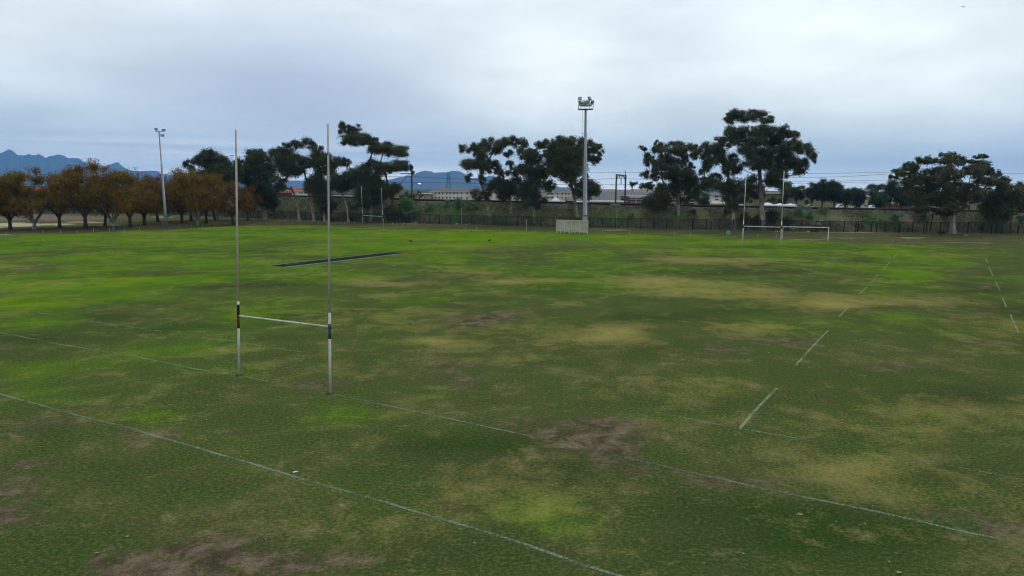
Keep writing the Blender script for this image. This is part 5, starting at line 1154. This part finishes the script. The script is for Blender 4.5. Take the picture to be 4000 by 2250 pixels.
for x, y, rx, ry, Y, m, lab in FT: bush(x, y, rx, ry, m, lab, Y=Y, per=200, size=.36, name='tree', cat='tree', group='trees beyond the railway')
# rank grass on the slope, as one mass
def slope_grass():
    rng = np.random.default_rng(5); n = 60000
    x = rng.uniform(FL[1, 0], FL[-2, 0], n); d = rng.uniform(.3, 10.5, n); y = toe(x) + d
    m = vnoise(x, d, 3.0, 41) + rng.uniform(-.25, .25, n) > .38; x, y, d = x[m], y[m], d[m]
    z = emb(x, y) + .08
    c = np.stack([x, y, z], 1); q = leaf_quads(c, .42, rng, -1.6, .35)
    o = quads_mesh('undergrowth', q, leafmat('rank_grass', (0.045, 0.050, 0.020), (0.135, 0.120, 0.062), (0.070, 0.105, 0.034)), None, rng.uniform(0, 1, len(q)))
    tag(o, kind='stuff')
slope_grass()

# ------------------------------------------------------------------ fallen leaves, birds, aeroplane
LEAFM = simple('pale_dead_leaf', (0.34, 0.30, 0.20), (0.26, 0.21, 0.13), 20, .8)
def leaf_mesh(seed, s):
    rg = random.Random(seed); n = 11; vs = [(0, 0, .01)]
    for i in range(n):
        a = 2 * math.pi * i / n; r = s * (1.0 if i % 2 == 0 else .45) * rg.uniform(.75, 1.2); vs.append((r * math.cos(a), r * math.sin(a), .012 + rg.uniform(0, .035)))
    return MB().add(vs, [(0, i + 1, (i + 1) % n + 1) for i in range(n)])
lv = [(1233,1389),(1040,1699),(806,1641),(355,1668),(1125,1635),(1040,2110),(3123,2012),(3112,2014),(3267,2042),(3380,2050),(3512,2240),(3473,2198),(3150,2040),(2750,2205),(3290,1654),(3640,1890),(453,1280),(586,1293),(457,1307),(530,1377),(635,1396),(760,1306),
      (1526,1738),(1317,1738),(1388,1807),(1740,1795),(1930,1594),(1640,1220),(1440,1242),(1430,1371),(3003,1380),(2540,1790),(2555,2000),(1515,2035),(1855,2125),(380,2165),(800,1932),(500,2098),(2903,2166),(3500,2165),(956,1076),(620,1110),(3830,1148),(3410,1980),(700,2310)]
for i, (x, y) in enumerate(lv):
    if y > 2250: continue
    b = G(x, y); o = leaf_mesh(i, random.Random(i).uniform(.035, .06) * (1.5 if i in (6, 10, 35) else 1) * (1 if b[1] < 50 else 1.7)).build('fallen_leaf', LEAFM); o.location = tuple(b + (0, 0, .01)); o.rotation_euler = (random.Random(i).uniform(-.3, .3), 0, i)
    tag(o, 'small pale dead leaf lying flat on the grass', 'leaf', 'fallen leaves on the field')
bd = G(1153, 1846); kk = bd[1] / F
o = MB().add([(-.10, -.03, .03), (-.06, -.07, .02), (.02, -.04, .06), (.13, .02, .05), (.12, .05, .05), (.0, .04, .07), (-.08, .02, .05), (0, 0, .0)], [(0, 1, 2, 5, 6), (2, 3, 4, 5), (0, 7, 1), (1, 7, 2), (2, 7, 3)]).build('litter', simple('white_plastic', (0.62, 0.66, 0.60)))
o.location = tuple(bd); o.scale = (.75, .75, .6); tag(o, 'white scrap of plastic litter lying by the nearest painted line', 'litter')
def bird(x, y, face, lab):
    b = G(x, y); g = thing('bird', b, lab, 'bird')
    m = simple('black_feathers', (0.010, 0.010, 0.011)) if 'black_feathers' not in bpy.data.materials else bpy.data.materials['black_feathers']
    s = face; f = lambda u, v, w: b + np.array([u * s, v, w])
    mb = MB(); mb.tube([f(.30, 0, .20), f(.16, 0, .24), f(0, 0, .27), f(-.12, 0, .31), f(-.17, 0, .38), f(-.21, 0, .41), f(-.26, 0, .40)], [.015, .07, .12, .10, .06, .055, .02], 8)
    mb.build('body', m, g, True)
    MB().tube([f(-.25, 0, .40), f(-.33, 0, .39)], [.016, .004], 5).build('beak', m, g)
    for v in (-.04, .04): MB().tube([f(0, v, .18), f(-.01, v, .02), f(-.06, v, .01)], .010, 4).build('leg', m, g)
    for v in (-.1, .1): MB().add([f(-.10, v, .32), f(.05, v * 1.15, .33), f(.24, v * .8, .23), f(.02, v * 1.2, .2)], [(0, 1, 2, 3)]).build('wing', m, g)
bird(1605, 948, 1, 'black bird on the grass beyond the cricket pitch, left one'); bird(1912, 945, -1, 'black bird on the grass left of the dugout, right one')
# aeroplane
ap = A(3761, 26, 1500); pl = thing('aeroplane', ap, 'small dark passenger aeroplane flying in the upper right sky', 'aeroplane')
APM = simple('aircraft_grey', (0.10, 0.11, 0.13)); k = 1500 / F
f = lambda u, v, w=0: ap + np.array([u * k, w, -v * k])
MB().tube([f(-7.5, 1.2), f(-6.6, 1), f(0, .6), f(6, .2), f(8, -.3)], [.1, .55, .6, .5, .12], 8).build('fuselage', APM, pl, True)
MB().add([f(-2.5, .7), f(1, .5), f(3, -3.8, 8), f(2, -3.8, 8), f(-2.5, .9), f(1, .8), f(3, -3.6, 8), f(2, -3.6, 8)], [(0, 1, 2, 3), (7, 6, 5, 4), (0, 4, 5, 1), (2, 6, 7, 3)]).build('wing', APM, pl)
MB().add([f(-2.5, .9), f(.8, .7), f(-1, 1.9, -9), f(-2, 1.9, -9), f(-2.5, 1.1), f(.8, 1.0), f(-1, 2.0, -9), f(-2, 2.0, -9)], [(3, 2, 1, 0), (4, 5, 6, 7), (0, 4, 5, 1), (2, 6, 7, 3)]).build('wing', APM, pl)
MB().add([f(6, 0), f(7.6, -.1), f(8.8, -2.6), f(7.8, -2.6), f(6, 0, .4), f(7.6, -.1, .4), f(8.8, -2.6, .4), f(7.8, -2.6, .4)], [(0, 1, 2, 3), (7, 6, 5, 4), (1, 5, 6, 2), (3, 7, 4, 0)]).build('tail_fin', APM, pl)

# ------------------------------------------------------------------ haze
def haze():
    t = NT('haze'); v = t.n('ShaderNodeVolumePrincipled'); v.inputs['Color'].default_value = (0.17, 0.48, 1.0, 1)
    v.inputs['Density'].default_value = 0.88e-4; v.inputs['Anisotropy'].default_value = 0.0
    t.l(v.outputs[0], t.out.inputs['Volume'])
    o = MB().box((0, 6600, 304), (26500, 15300, 610)).build('haze', t.m); tag(o, kind='stuff')
haze()
